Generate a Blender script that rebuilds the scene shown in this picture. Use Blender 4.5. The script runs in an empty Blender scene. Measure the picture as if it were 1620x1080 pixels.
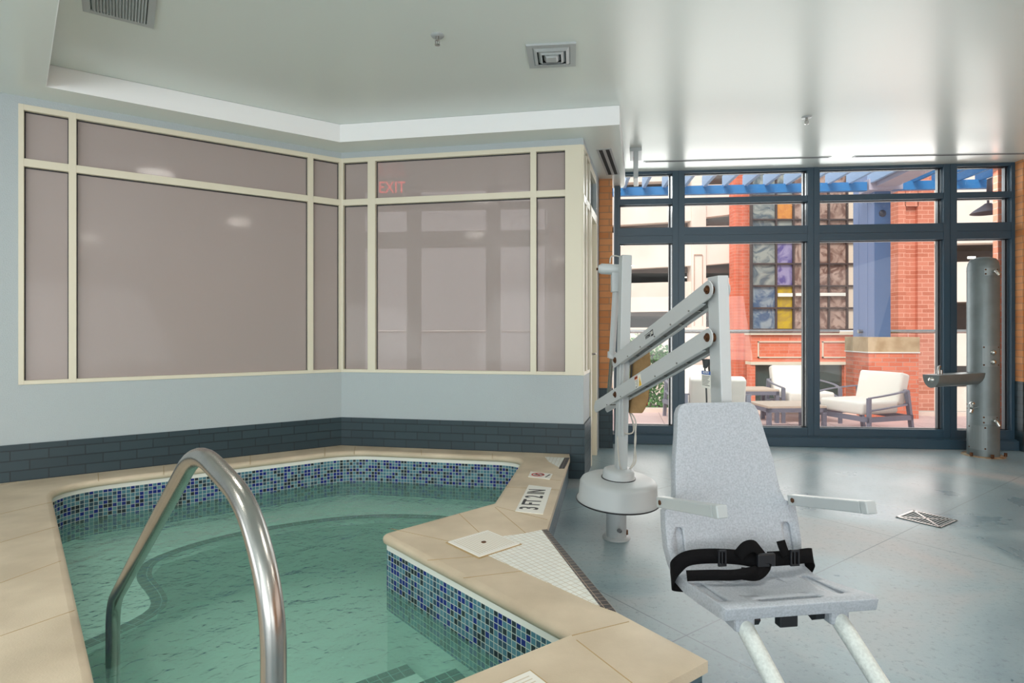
import bpy, bmesh, math, random
from mathutils import Vector, Matrix, geometry
random.seed(7)
R = math.radians
# ---------------------------------------------------------------- camera, world, light
F = 920.0; CX, HY, H = 810.0, 525.0, 1.2      # focal length in px, horizon row, eye height
sc = bpy.context.scene
COL = sc.collection
cam = bpy.data.cameras.new('camera'); camo = bpy.data.objects.new('camera', cam); COL.objects.link(camo)
cam.sensor_width = 36; cam.lens = 36 * F / 1620; cam.shift_y = (HY - 540) / 1620
cam.clip_start = .05; cam.clip_end = 400
camo.location = (0, 0, H); camo.rotation_euler = (R(90), 0, 0)
sc.camera = camo
sc.view_settings.view_transform = 'Standard'; sc.view_settings.look = 'None'
sc.view_settings.gamma = 1; sc.view_settings.use_curve_mapping = False
sc.view_settings.exposure = 0.0
w = bpy.data.worlds.new('world'); sc.world = w; w.use_nodes = True
wn = w.node_tree.nodes; bg = wn['Background']
bg.inputs[0].default_value = (.93, .96, 1, 1); bg.inputs[1].default_value = 1.05
sun = bpy.data.lights.new('sun', 'SUN'); sun.energy = 3.5; sun.angle = R(25); sun.color = (1, .96, .9)
suno = bpy.data.objects.new('sun', sun); COL.objects.link(suno); suno.rotation_euler = (R(42), 0, R(-28))
def area(name, loc, rot, sx, sy, e, c=(1, 1, 1)):
    l = bpy.data.lights.new(name, 'AREA'); l.shape = 'RECTANGLE'; l.size = sx; l.size_y = sy
    l.energy = e; l.color = c
    o = bpy.data.objects.new(name, l); COL.objects.link(o); o.location = loc; o.rotation_euler = rot
    return o
# rear, left and right: added fill panels, no windows stand in those walls
area('rear_fill_light', (-2.2, -5.3, 1.35), (R(122), 0, 0), 5.2, 2.3, 262, (.97, .99, 1))
area('rear_fill_light', (3.2, -5.3, 1.35), (R(124), 0, 0), 3.4, 2.3, 92, (.97, .99, 1))
area('left_fill_light', (-5.85, -1.2, 1.55), (R(122), 0, R(-90)), 3.6, 2.2, 130, (.97, .99, 1))
area('right_fill_light', (5.05, 1.2, 1.55), (R(104), 0, R(90)), 4.4, 2.2, 30, (1, .99, .97))
area('front_window_light', (3.2, 6.36, 1.45), (R(-84), 0, R(-5.2)), 3.9, 2.7, 80, (1, .99, .97))
area('front_sky_light', (3.1, 6.62, 2.8), (R(-20), 0, R(-5.2)), 4.0, .8, 90, (.95, 1, 1))  # added strip that brightens the floor just inside the glazing

# ---------------------------------------------------------------- materials
MATS = {}
def nodes(name):
    m = bpy.data.materials.new(name); m.use_nodes = True; MATS[name] = m
    nt = m.node_tree; b = nt.nodes['Principled BSDF']
    return m, nt, b
def srgb(c):
    return tuple((x / 255 / 12.92 if x / 255 <= .04045 else ((x / 255 + .055) / 1.055) ** 2.4) for x in c) + (1,)
def mat(name, c, rough=.5, metal=0, var=0, vs=8, bump=0, bs=60, coat=0, spec=.5, c2=None):
    """plain paint / plastic / cloth with a little procedural variation"""
    m, nt, b = nodes(name)
    b.inputs['Base Color'].default_value = srgb(c); b.inputs['Roughness'].default_value = rough
    b.inputs['Metallic'].default_value = metal; b.inputs['Coat Weight'].default_value = coat
    b.inputs['Specular IOR Level'].default_value = spec; b.inputs['Coat Roughness'].default_value = .1
    tc = nt.nodes.new('ShaderNodeTexCoord')
    if var or c2:
        n = nt.nodes.new('ShaderNodeTexNoise'); n.inputs['Scale'].default_value = vs; n.inputs['Detail'].default_value = 6
        nt.links.new(tc.outputs['Object'], n.inputs[0])
        r = nt.nodes.new('ShaderNodeValToRGB')
        a = srgb(c); d = srgb(c2) if c2 else tuple(x * (1 - var) for x in a[:3]) + (1,)
        r.color_ramp.elements[0].color = d; r.color_ramp.elements[1].color = a
        r.color_ramp.elements[0].position = .35; r.color_ramp.elements[1].position = .65
        nt.links.new(n.outputs[0], r.inputs[0]); nt.links.new(r.outputs[0], b.inputs['Base Color'])
    if bump:
        n = nt.nodes.new('ShaderNodeTexNoise'); n.inputs['Scale'].default_value = bs; n.inputs['Detail'].default_value = 4
        nt.links.new(tc.outputs['Object'], n.inputs[0])
        bp = nt.nodes.new('ShaderNodeBump'); bp.inputs['Strength'].default_value = bump; bp.inputs['Distance'].default_value = .01
        nt.links.new(n.outputs[0], bp.inputs['Height']); nt.links.new(bp.outputs[0], b.inputs['Normal'])
    return m
def swz(nt, uv=False, rot=0, loc=(0, 0), plane='xz'):
    tc = nt.nodes.new('ShaderNodeTexCoord')
    s = nt.nodes.new('ShaderNodeSeparateXYZ'); c = nt.nodes.new('ShaderNodeCombineXYZ')
    nt.links.new(tc.outputs['UV' if uv else 'Object'], s.inputs[0])
    if uv or plane == 'xy':
        nt.links.new(s.outputs[0], c.inputs[0]); nt.links.new(s.outputs[1], c.inputs[1])
    elif plane == 'xz':
        nt.links.new(s.outputs[0], c.inputs[0]); nt.links.new(s.outputs[2], c.inputs[1])
    else:
        ad = nt.nodes.new('ShaderNodeMath'); ad.operation = 'ADD'
        nt.links.new(s.outputs[0], ad.inputs[0]); nt.links.new(s.outputs[1], ad.inputs[1])
        nt.links.new(ad.outputs[0], c.inputs[0]); nt.links.new(s.outputs[2], c.inputs[1])
    mp = nt.nodes.new('ShaderNodeMapping'); mp.inputs['Rotation'].default_value = (0, 0, rot)
    mp.inputs['Location'].default_value = (loc[0], loc[1], 0)
    nt.links.new(c.outputs[0], mp.inputs[0])
    return mp
def brick(name, cols, mortar, bw=.203, bh=.0677, ms=.008, off=.5, uv=False, rough=.6, rot=0, loc=(0, 0), plane='xz', bump=.5, spec=.5, mott=0.0):
    m, nt, b = nodes(name); mp = swz(nt, uv, rot, loc, plane)
    t = nt.nodes.new('ShaderNodeTexBrick'); t.offset = off; t.squash = 1
    t.inputs['Scale'].default_value = 1; t.inputs['Brick Width'].default_value = bw; t.inputs['Row Height'].default_value = bh
    t.inputs['Mortar Size'].default_value = ms / 2; t.inputs['Mortar Smooth'].default_value = .1
    t.inputs['Color1'].default_value = (0, 0, 0, 1); t.inputs['Color2'].default_value = (1, 1, 1, 1)
    t.inputs['Mortar'].default_value = (0, 0, 0, 1); t.inputs['Bias'].default_value = 0
    nt.links.new(mp.outputs[0], t.inputs[0])
    r = nt.nodes.new('ShaderNodeValToRGB'); cr = r.color_ramp; cr.interpolation = 'CONSTANT' if len(cols) > 2 else 'LINEAR'
    n = len(cols)
    while len(cr.elements) < n: cr.elements.new(.5)
    for i, (c, p) in enumerate(cols): cr.elements[i].position = p; 
    for i, (c, p) in enumerate(cols): cr.elements[i].color = srgb(c)
    nt.links.new(t.outputs['Color'], r.inputs[0])
    src = r.outputs[0]
    if mott:
        no = nt.nodes.new('ShaderNodeTexNoise'); no.inputs['Scale'].default_value = 14; no.inputs['Detail'].default_value = 5
        nt.links.new(mp.outputs[0], no.inputs[0])
        mm = nt.nodes.new('ShaderNodeMix'); mm.data_type = 'RGBA'; mm.blend_type = 'MULTIPLY'; mm.inputs[0].default_value = mott
        nt.links.new(src, mm.inputs[6]); nt.links.new(no.outputs[0], mm.inputs[7]); src = mm.outputs[2]
    mx = nt.nodes.new('ShaderNodeMix'); mx.data_type = 'RGBA'
    nt.links.new(t.outputs['Fac'], mx.inputs[0]); nt.links.new(src, mx.inputs[6]); mx.inputs[7].default_value = srgb(mortar)
    nt.links.new(mx.outputs[2], b.inputs['Base Color'])
    b.inputs['Roughness'].default_value = rough; b.inputs['Specular IOR Level'].default_value = spec
    if bump:
        bp = nt.nodes.new('ShaderNodeBump'); bp.inputs['Strength'].default_value = bump; bp.inputs['Distance'].default_value = .006; bp.invert = True
        nt.links.new(t.outputs['Fac'], bp.inputs['Height']); nt.links.new(bp.outputs[0], b.inputs['Normal'])
    return m
def glass(name, tint=(1, 1, 1), refl=.06, rough=0.0, diff=None, dfac=0.0):
    """thin pane: see-through plus surface reflection, optionally a coating film"""
    m, nt, b = nodes(name); nt.nodes.remove(b); out = nt.nodes['Material Output']
    tr = nt.nodes.new('ShaderNodeBsdfTransparent'); tr.inputs[0].default_value = tint + (1,)
    gl = nt.nodes.new('ShaderNodeBsdfGlossy'); gl.inputs['Roughness'].default_value = rough
    base = tr.outputs[0]
    if diff:
        df = nt.nodes.new('ShaderNodeBsdfDiffuse'); df.inputs[0].default_value = srgb(diff)
        m0 = nt.nodes.new('ShaderNodeMixShader'); m0.inputs[0].default_value = dfac
        nt.links.new(base, m0.inputs[1]); nt.links.new(df.outputs[0], m0.inputs[2]); base = m0.outputs[0]
    fr = nt.nodes.new('ShaderNodeFresnel'); fr.inputs[0].default_value = 1.45
    mu = nt.nodes.new('ShaderNodeMath'); mu.operation = 'MULTIPLY'; mu.inputs[1].default_value = refl / .04
    nt.links.new(fr.outputs[0], mu.inputs[0])
    m1 = nt.nodes.new('ShaderNodeMixShader'); nt.links.new(mu.outputs[0], m1.inputs[0])
    nt.links.new(base, m1.inputs[1]); nt.links.new(gl.outputs[0], m1.inputs[2]); nt.links.new(m1.outputs[0], out.inputs[0])
    return m
def emit(name, c, s):
    m, nt, b = nodes(name); b.inputs['Base Color'].default_value = srgb(c)
    b.inputs['Emission Color'].default_value = srgb(c); b.inputs['Emission Strength'].default_value = s
    return m
M_wall = mat('pale_blue_wall_paint', (176, 186, 190), .55, bump=.35, bs=120)
M_ceil = mat('ceiling_gloss_paint', (224, 232, 228), .28, bump=.12, bs=3, coat=.4)
MATS['ceiling_gloss_paint'].node_tree.nodes['Principled BSDF'].inputs['Coat Roughness'].default_value = .24
M_cream = mat('cream_frame_paint', (222, 216, 196), .4)
M_blueb = brick('blue_painted_brick', [((34, 54, 62), 0), ((42, 62, 70), 1)], (24, 38, 46), rough=.45, ms=.007, bump=.9)
M_blueb2 = brick('blue_painted_brick_curb', [((76, 98, 108), 0), ((84, 106, 116), 1)], (60, 82, 92), rough=.45, ms=.007, bump=.9)
M_orange = brick('orange_brick', [((206, 134, 80), 0), ((226, 158, 104), 1)], (160, 124, 96), rough=.75, ms=.008, plane='both', mott=.2)
M_red = brick('red_brick', [((206, 112, 86), 0), ((226, 136, 108), 1)], (196, 160, 145), rough=.8, ms=.009, plane='both')
M_redfar = brick('distant_red_brick', [((218, 108, 78), 0), ((230, 128, 98), 1)], (222, 150, 130), bw=.4, bh=.14, ms=.02, rough=.8, plane='both', bump=0)
M_frame = mat('slate_blue_window_metal', (54, 78, 94), .35, spec=.5)
M_seal = mat('black_window_seal', (22, 24, 30), .5)
M_glass = glass('clear_window_glass', (.98, .99, .985), .03)
M_film = glass('mauve_window_film', (.92, .87, .88), .012, .08, (188, 176, 172), .67)
M_alu = mat('powder_coated_arm_grey', (190, 194, 196), .4)
M_white = mat('white_powder_coat', (178, 184, 186), .35)
M_shell = mat('speckled_grey_plastic', (178, 184, 192), .5, c2=(158, 164, 172), vs=160, bump=.15, bs=300)
M_tubew = mat('off_white_speckled_tube', (214, 220, 216), .45, c2=(196, 202, 198), vs=120)
M_black = mat('black_webbing', (13, 13, 15), .9, spec=.15, bump=.3, bs=400)
M_bplas = mat('black_plastic', (26, 28, 33), .35)
M_rust = mat('rusty_bolt', (108, 70, 44), .6, .6, var=.5, vs=90)
M_steel = mat('brushed_stainless', (176, 174, 170), .26, 1, var=.12, vs=14)
M_chrome = mat('bright_chrome', (210, 210, 205), .14, 1)
M_tan = mat('tan_canvas', (150, 122, 82), .85, bump=.5, bs=40, var=.2, vs=20)
M_red1 = mat('red_button_plastic', (200, 30, 30), .4)
M_cable = mat('pale_grey_cable', (186, 184, 176), .5)
M_cabled = mat('dark_grey_cable', (60, 62, 64), .5)
M_galv = mat('grey_green_galvanised_steel', (122, 132, 134), .42, .35, var=.2, vs=5)
M_galp = mat('grey_access_plate', (128, 136, 137), .4, .35)
M_stone = mat('tan_cast_stone', (212, 196, 172), .5, c2=(190, 174, 150), vs=3.5, bump=.12, bs=160)
M_stoneg = mat('grouted_joint', (176, 150, 108), .8)
M_cap = mat('limestone_cap', (206, 184, 150), .7, c2=(176, 150, 116), vs=4)
M_wtile = brick('white_mosaic_floor_tile', [((226, 228, 222), 0), ((234, 236, 230), 1)], (196, 184, 162), .028, .028, .0028, 0, rough=.3, rot=0, plane='xy', bump=.2)
M_dtile = brick('dark_mosaic_border_tile', [((48, 46, 52), 0), ((70, 66, 70), 1)], (186, 166, 144), .03, .03, .0022, 0, rough=.3, plane='xy', bump=.2)
M_flange = mat('rust_stained_flange', (168, 158, 134), .7, c2=(120, 84, 52), vs=12)
M_plaque = mat('white_ceramic_plaque', (230, 228, 220), .3)
M_ink = mat('black_sign_ink', (38, 38, 40), .5)
M_redink = mat('red_sign_ink', (176, 44, 50), .5)
M_concw = mat('cream_precast_concrete', (240, 226, 214), .8, c2=(234, 212, 198), vs=.6)
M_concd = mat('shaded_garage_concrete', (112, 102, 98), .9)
M_pergb = mat('bright_blue_steel_paint', (48, 122, 182), .4)
M_pergl = mat('lit_blue_steel_paint', (168, 196, 228), .4)
M_periw = mat('periwinkle_metal_panel', (124, 144, 186), .4)
M_periwd = mat('steel_blue_metal_panel', (80, 108, 148), .4)
M_pinkt = brick('pink_terrace_tile', [((226, 196, 190), 0), ((216, 186, 182), 1)], (176, 140, 134), .6, .6, .012, 0, rough=.5, rot=R(5), plane='xy', bump=0)
M_cush = mat('cream_cushion_fabric', (238, 231, 220), .9, bump=.2, bs=200)
M_chairf = mat('grey_patio_frame', (138, 138, 152), .4, .3)
M_ttop = mat('beige_table_top', (206, 186, 168), .5)
M_leaf = mat('green_leaf', (104, 152, 74), .7, c2=(66, 116, 54), vs=3)
M_bark = mat('grey_brown_bark', (96, 80, 66), .9, bump=.5, bs=20)
M_dglass = mat('dark_reflective_glass', (70, 82, 80), .08)
M_slot = mat('black_slot_gap', (18, 18, 18), .8)
M_lampd = mat('dark_lamp_metal', (72, 72, 82), .4, .5)
M_disc = emit('ceiling_lamp_disc', (255, 236, 205), 1.3)
M_plasterp = mat('pale_pool_plaster', (224, 250, 240), .6, var=.04, vs=3)
M_stripe = brick('black_underwater_tile', [((8, 14, 16), 0), ((18, 26, 30), 1)], (120, 150, 140), .05, .05, .004, 0, uv=True, rough=.4, bump=0)
M_mosaic = brick('blue_glass_mosaic', [((76, 120, 138), 0), ((34, 46, 56), .36), ((92, 136, 150), .54), ((26, 42, 122), .64), ((52, 78, 96), .88)], (196, 204, 196), .0262, .0262, .0032, 0, uv=True, rough=.15, bump=.3)
# painted concrete floor
def floor_mat():
    m, nt, b = nodes('blue_grey_painted_concrete')
    tc = nt.nodes.new('ShaderNodeTexCoord')
    n1 = nt.nodes.new('ShaderNodeTexNoise'); n1.inputs['Scale'].default_value = .9; n1.inputs['Detail'].default_value = 8; n1.inputs['Distortion'].default_value = 1.2
    nt.links.new(tc.outputs['Object'], n1.inputs[0])
    r = nt.nodes.new('ShaderNodeValToRGB'); e = r.color_ramp.elements
    e[0].position = .33; e[0].color = srgb((106, 130, 140)); e[1].position = .68; e[1].color = srgb((168, 168, 168))
    x = e.new(.5); x.color = srgb((138, 158, 164))
    nt.links.new(n1.outputs[0], r.inputs[0])
    n2 = nt.nodes.new('ShaderNodeTexNoise'); n2.inputs['Scale'].default_value = 38; n2.inputs['Detail'].default_value = 8; n2.inputs['Roughness'].default_value = .75
    nt.links.new(tc.outputs['Object'], n2.inputs[0])
    r2 = nt.nodes.new('ShaderNodeValToRGB'); e = r2.color_ramp.elements; e[0].position = .34; e[0].color = (.55, .56, .57, 1); e[1].position = .46; e[1].color = (1, 1, 1, 1)
    nt.links.new(n2.outputs[0], r2.inputs[0])
    mm = nt.nodes.new('ShaderNodeMix'); mm.data_type = 'RGBA'; mm.blend_type = 'MULTIPLY'; mm.inputs[0].default_value = .85
    nt.links.new(r.outputs[0], mm.inputs[6]); nt.links.new(r2.outputs[0], mm.inputs[7])
    mp = nt.nodes.new('ShaderNodeMapping'); mp.inputs['Rotation'].default_value = (0, 0, R(-35.6)); mp.inputs['Location'].default_value = (.0, .03, 0)
    nt.links.new(tc.outputs['Object'], mp.inputs[0])
    # perpendicular cracks / saw joints along the pool's axes
    t = nt.nodes.new('ShaderNodeTexBrick'); t.offset = 0; t.inputs['Scale'].default_value = 1; t.inputs['Brick Width'].default_value = 1.9; t.inputs['Row Height'].default_value = 1.5
    t.inputs['Mortar Size'].default_value = .0035; t.inputs['Mortar Smooth'].default_value = .3
    nt.links.new(mp.outputs[0], t.inputs[0])
    mx = nt.nodes.new('ShaderNodeMix'); mx.data_type = 'RGBA'; mx.inputs[7].default_value = srgb((86, 98, 104))
    ml = nt.nodes.new('ShaderNodeMath'); ml.operation = 'MULTIPLY'; ml.inputs[1].default_value = .7
    nt.links.new(t.outputs['Fac'], ml.inputs[0]); nt.links.new(ml.outputs[0], mx.inputs[0]); nt.links.new(mm.outputs[2], mx.inputs[6])
    nt.links.new(mx.outputs[2], b.inputs['Base Color'])
    r3 = nt.nodes.new('ShaderNodeValToRGB'); e = r3.color_ramp.elements; e[0].position = .35; e[0].color = (.26,) * 3 + (1,); e[1].position = .65; e[1].color = (.46,) * 3 + (1,)
    nt.links.new(n1.outputs[0], r3.inputs[0]); nt.links.new(r3.outputs[0], b.inputs['Roughness'])
    bp = nt.nodes.new('ShaderNodeBump'); bp.inputs['Strength'].default_value = .22; bp.inputs['Distance'].default_value = .004
    nt.links.new(n2.outputs[0], bp.inputs['Height']); nt.links.new(bp.outputs[0], b.inputs['Normal'])
    b.inputs['Specular IOR Level'].default_value = .6
    return m
M_floor = floor_mat()
def water_mat():
    m, nt, b = nodes('teal_spa_water'); nt.nodes.remove(b); out = nt.nodes['Material Output']
    tc = nt.nodes.new('ShaderNodeTexCoord')
    n = nt.nodes.new('ShaderNodeTexNoise'); n.inputs['Scale'].default_value = 4.5; n.inputs['Detail'].default_value = 4; n.inputs['Distortion'].default_value = .6
    n2 = nt.nodes.new('ShaderNodeTexNoise'); n2.inputs['Scale'].default_value = 20; n2.inputs['Detail'].default_value = 2; n2.inputs['Distortion'].default_value = .5
    ad = nt.nodes.new('ShaderNodeMath'); ad.operation = 'MULTIPLY_ADD'; ad.inputs[1].default_value = .4
    nt.links.new(tc.outputs['Object'], n.inputs[0]); nt.links.new(tc.outputs['Object'], n2.inputs[0])
    nt.links.new(n2.outputs[0], ad.inputs[0]); nt.links.new(n.outputs[0], ad.inputs[2])
    bp = nt.nodes.new('ShaderNodeBump'); bp.inputs['Strength'].default_value = 1; bp.inputs['Distance'].default_value = .04
    nt.links.new(ad.outputs[0], bp.inputs['Height'])
    tr = nt.nodes.new('ShaderNodeBsdfTransparent'); tr.inputs[0].default_value = (.88, .99, .965, 1)
    df = nt.nodes.new('ShaderNodeBsdfDiffuse'); df.inputs[0].default_value = srgb((170, 244, 222))
    m0 = nt.nodes.new('ShaderNodeMixShader'); m0.inputs[0].default_value = .23
    nt.links.new(tr.outputs[0], m0.inputs[1]); nt.links.new(df.outputs[0], m0.inputs[2])
    gl = nt.nodes.new('ShaderNodeBsdfGlossy'); gl.inputs['Roughness'].default_value = .03
    fr = nt.nodes.new('ShaderNodeFresnel'); fr.inputs[0].default_value = 1.33
    nt.links.new(bp.outputs[0], gl.inputs['Normal']); nt.links.new(bp.outputs[0], fr.inputs['Normal'])
    m1 = nt.nodes.new('ShaderNodeMixShader'); nt.links.new(fr.outputs[0], m1.inputs[0])
    nt.links.new(m0.outputs[0], m1.inputs[1]); nt.links.new(gl.outputs[0], m1.inputs[2]); nt.links.new(m1.outputs[0], out.inputs[0])
    return m
M_water = water_mat()

# ---------------------------------------------------------------- geometry helpers
def P(px, py, Y): return Vector(((px - CX) / F * Y, Y, H - (py - HY) / F * Y))
def G(px, py, z=0.0): return P(px, py, F * (H - z) / (py - HY))
V = Vector
class MB:
    def __init__(s): s.v = []; s.f = []; s.uv = {}; s.sm = []
    def add(s, vs, fs, smooth=False):
        o = len(s.v); s.v += [tuple(x) for x in vs]
        for f in fs: s.f.append([i + o for i in f]); s.sm.append(smooth)
        return s
    def box(s, lo, hi, M=None):
        x0, y0, z0 = lo; x1, y1, z1 = hi
        vs = [V(p) for p in ((x0, y0, z0), (x1, y0, z0), (x1, y1, z0), (x0, y1, z0), (x0, y0, z1), (x1, y0, z1), (x1, y1, z1), (x0, y1, z1))]
        if M: vs = [M @ p for p in vs]
        return s.add(vs, [(0, 3, 2, 1), (4, 5, 6, 7), (0, 1, 5, 4), (1, 2, 6, 5), (2, 3, 7, 6), (3, 0, 4, 7)])
    def prism(s, poly, vec, M=None):
        """closed polygon of 3-D points extruded by vec"""
        a = [V(p) for p in poly]; b = [p + V(vec) for p in a]; n = len(a)
        if M: a = [M @ p for p in a]; b = [M @ p for p in b]
        return s.add(a + b, [list(range(n))[::-1], list(range(n, 2 * n))] + [(i, (i + 1) % n, n + (i + 1) % n, n + i) for i in range(n)])
    def bar(s, p, q, wd, ht, up=(0, 0, 1)):
        p, q = V(p), V(q); d = (q - p).normalized(); sd = d.cross(V(up))
        if sd.length < 1e-4: sd = V((1, 0, 0))
        sd.normalize(); u = sd.cross(d).normalized()
        vs = [c + sd * a * wd / 2 + u * b * ht / 2 for c in (p, q) for a, b in ((-1, -1), (1, -1), (1, 1), (-1, 1))]
        return s.add(vs, [(3, 2, 1, 0), (4, 5, 6, 7), (0, 1, 5, 4), (1, 2, 6, 5), (2, 3, 7, 6), (3, 0, 4, 7)])
    def tube(s, pts, r, n=12, caps=True, rs=None):
        pts = [V(p) for p in pts]; k = len(pts); rings = []
        t0 = (pts[1] - pts[0]).normalized(); a = t0.orthogonal().normalized()
        for i, p in enumerate(pts):
            t = (pts[min(i + 1, k - 1)] - pts[max(i - 1, 0)]).normalized()
            a = (a - t * a.dot(t)).normalized(); b = t.cross(a); rr = rs[i] if rs else r
            rings.append([p + (a * math.cos(2 * math.pi * j / n) + b * math.sin(2 * math.pi * j / n)) * rr for j in range(n)])
        vs = [q for g in rings for q in g]
        fs = [(i * n + j, i * n + (j + 1) % n, (i + 1) * n + (j + 1) % n, (i + 1) * n + j) for i in range(k - 1) for j in range(n)]
        s.add(vs, fs, True)
        if caps: s.add(rings[0], [list(range(n))[::-1]]); s.add(rings[-1], [list(range(n))])
        return s
    def lathe(s, prof, M=None, n=40, ang=2 * math.pi):
        M = M or Matrix(); vs = []; full = abs(ang - 2 * math.pi) < 1e-6; c = n if full else n + 1
        for r, z in prof:
            vs += [M @ V((r * math.cos(ang * j / n), r * math.sin(ang * j / n), z)) for j in range(c)]
        fs = [(i * c + j, i * c + (j + 1) % c, (i + 1) * c + (j + 1) % c, (i + 1) * c + j) for i in range(len(prof) - 1) for j in range(n)]
        return s.add(vs, fs, True)
    def build(s, name, m, parent=None, bevel=0, seg=2, M=None, uvs=None):
        me = bpy.data.meshes.new(name); me.from_pydata(s.v, [], s.f); me.update()
        me.polygons.foreach_set('use_smooth', s.sm)
        me.materials.append(m)
        if uvs is not None:
            ul = me.uv_layers.new(name='UV')
            for l in me.loops: ul.data[l.index].uv = uvs[l.vertex_index]
        o = bpy.data.objects.new(name, me); COL.objects.link(o)
        if parent: o.parent = parent
        if M: o.matrix_local = M
        if bevel:
            b = o.modifiers.new('bevel', 'BEVEL'); b.width = bevel; b.segments = seg; b.limit_method = 'ANGLE'; b.angle_limit = R(40)
        return o
def thing(name, label, cat, loc=(0, 0, 0), rz=0, group=None):
    o = bpy.data.objects.new(name, None); COL.objects.link(o); o.location = loc; o.rotation_euler = (0, 0, rz)
    o.empty_display_size = .1; tag(o, label, cat, group); return o
def tag(o, label, cat, group=None, kind=None):
    o['label'] = label; o['category'] = cat
    if group: o['group'] = group
    if kind: o['kind'] = kind
    return o
def struct(o, label=None):
    o['kind'] = 'structure'
    if label: o['label'] = label; 
    o['category'] = o.name.split('_')[0].split('.')[0]
    return o
def copy_tree(o, parent=None):
    c = o.copy(); COL.objects.link(c)
    if parent: c.parent = parent
    for ch in list(o.children): copy_tree(ch, c)
    return c
def mtext(s, size, name, m, parent, M, depth=.0006, bold=0.0, sx=1):
    cu = bpy.data.curves.new('t', 'FONT'); cu.body = s; cu.size = size; cu.align_x = 'CENTER'; cu.align_y = 'CENTER'
    cu.extrude = depth; cu.offset = bold
    t = bpy.data.objects.new('t', cu); COL.objects.link(t)
    dg = bpy.context.evaluated_depsgraph_get(); me = bpy.data.meshes.new_from_object(t.evaluated_get(dg))
    me.transform(Matrix.Diagonal((sx, 1, 1, 1)))
    bpy.data.objects.remove(t); me.materials.clear(); me.materials.append(m); me.name = name
    o = bpy.data.objects.new(name, me); COL.objects.link(o)
    if parent: o.parent = parent
    o.matrix_local = M
    return o
def frameM(o, x, z=None, y=None):
    """matrix with local x axis along x, local z along z"""
    x = V(x).normalized(); z = V(z).normalized(); y = z.cross(x).normalized(); z = x.cross(y)
    return Matrix(((x.x, y.x, z.x, o[0]), (x.y, y.y, z.y, o[1]), (x.z, y.z, z.z, o[2]), (0, 0, 0, 1)))
def rnd(poly, rad, n=8):
    """round the corners of a closed 2-D polygon; rad = list per corner"""
    out = []; k = len(poly)
    for i in range(k):
        p = V(poly[i]); r = rad[i] if isinstance(rad, (list, tuple)) else rad
        if r <= 0: out.append(p); continue
        a = (V(poly[i - 1]) - p); b = (V(poly[(i + 1) % k]) - p)
        ang = a.angle(b); t = min(r / math.tan(ang / 2), a.length * .45, b.length * .45)
        p0 = p + a.normalized() * t; p2 = p + b.normalized() * t
        for j in range(n + 1):
            u = j / n; out.append(p0 * (1 - u) ** 2 + p * 2 * u * (1 - u) + p2 * u * u)
    return out
def path_round(pts, rad, n=8):
    pts = [V(p) for p in pts]; out = [pts[0]]
    for i in range(1, len(pts) - 1):
        p = pts[i]; a = pts[i - 1] - p; b = pts[i + 1] - p; r = rad[i - 1] if isinstance(rad, (list, tuple)) else rad
        t = min(r, a.length * .48, b.length * .48); p0 = p + a.normalized() * t; p2 = p + b.normalized() * t
        out += [p0 * (1 - u / n) ** 2 + p * 2 * u / n * (1 - u / n) + p2 * (u / n) ** 2 for u in range(n + 1)]
    return out + [pts[-1]]
def v2(a, z): return V((a[0], a[1], z))

# ---------------------------------------------------------------- the room: key plan points
C0 = V((-1.511, 5.15)); dA = V((-.8225, -.5688)); dB = V((.9827, -.1853)); WB1 = V((.584, 4.755))
SB = (WB1 - C0).length; dC = V((.244, .970)).normalized()
Z1, Z2 = 2.786, 2.934         # soffit and main ceiling heights
W0 = V((1.231, 6.24)); dW = V((.9958, -.0916))     # foot of the glazed wall
# floor with the opening of the spa
T1 = V((-.658, .753)); TN = V((-.8107, -.5855))
q0 = V((.185, 1.933))
inner = [V((-.81, 1.217)), q0, V((-.655, 2.885)), V((-.105, 3.415)), V((.095, 4.64)), V((-1.379, 4.918)), V((-3.013, 3.788))]
inner_r = rnd(inner, [.05, 0, .05, .05, .22, .55, .3], 8)
def tess(outer, holes, z, flip=False):
    loops = [[v2(p, z) for p in outer]] + [[v2(p, z) for p in h] for h in holes]
    vs = [p for l in loops for p in l]; fs = geometry.tessellate_polygon(loops)
    out = []
    for f in fs:
        a, b, c = [vs[i] for i in f]
        n = (b - a).cross(c - a).z
        out.append(f if (n > 0) != flip else f[::-1])
    return vs, out
mb = MB()
fl_hole = [V((-1.0, .7)), V((.40, 1.75)), V((.28, 2.2)), V((.10, 2.8)), V((.2, 3.6)), V((.30, 4.72)), V((-1.35, 5.0)), V((-3.4, 3.75))]
vs, fs = tess([V((-6, -6)), V((5.25, -6)), V((5.25, 6.4)), V((-6, 7.4))], [fl_hole], 0)
mb.add(vs, fs); o = mb.build('floor', M_floor); struct(o, 'blue-grey painted concrete floor, scuffed and glossy')
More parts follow.
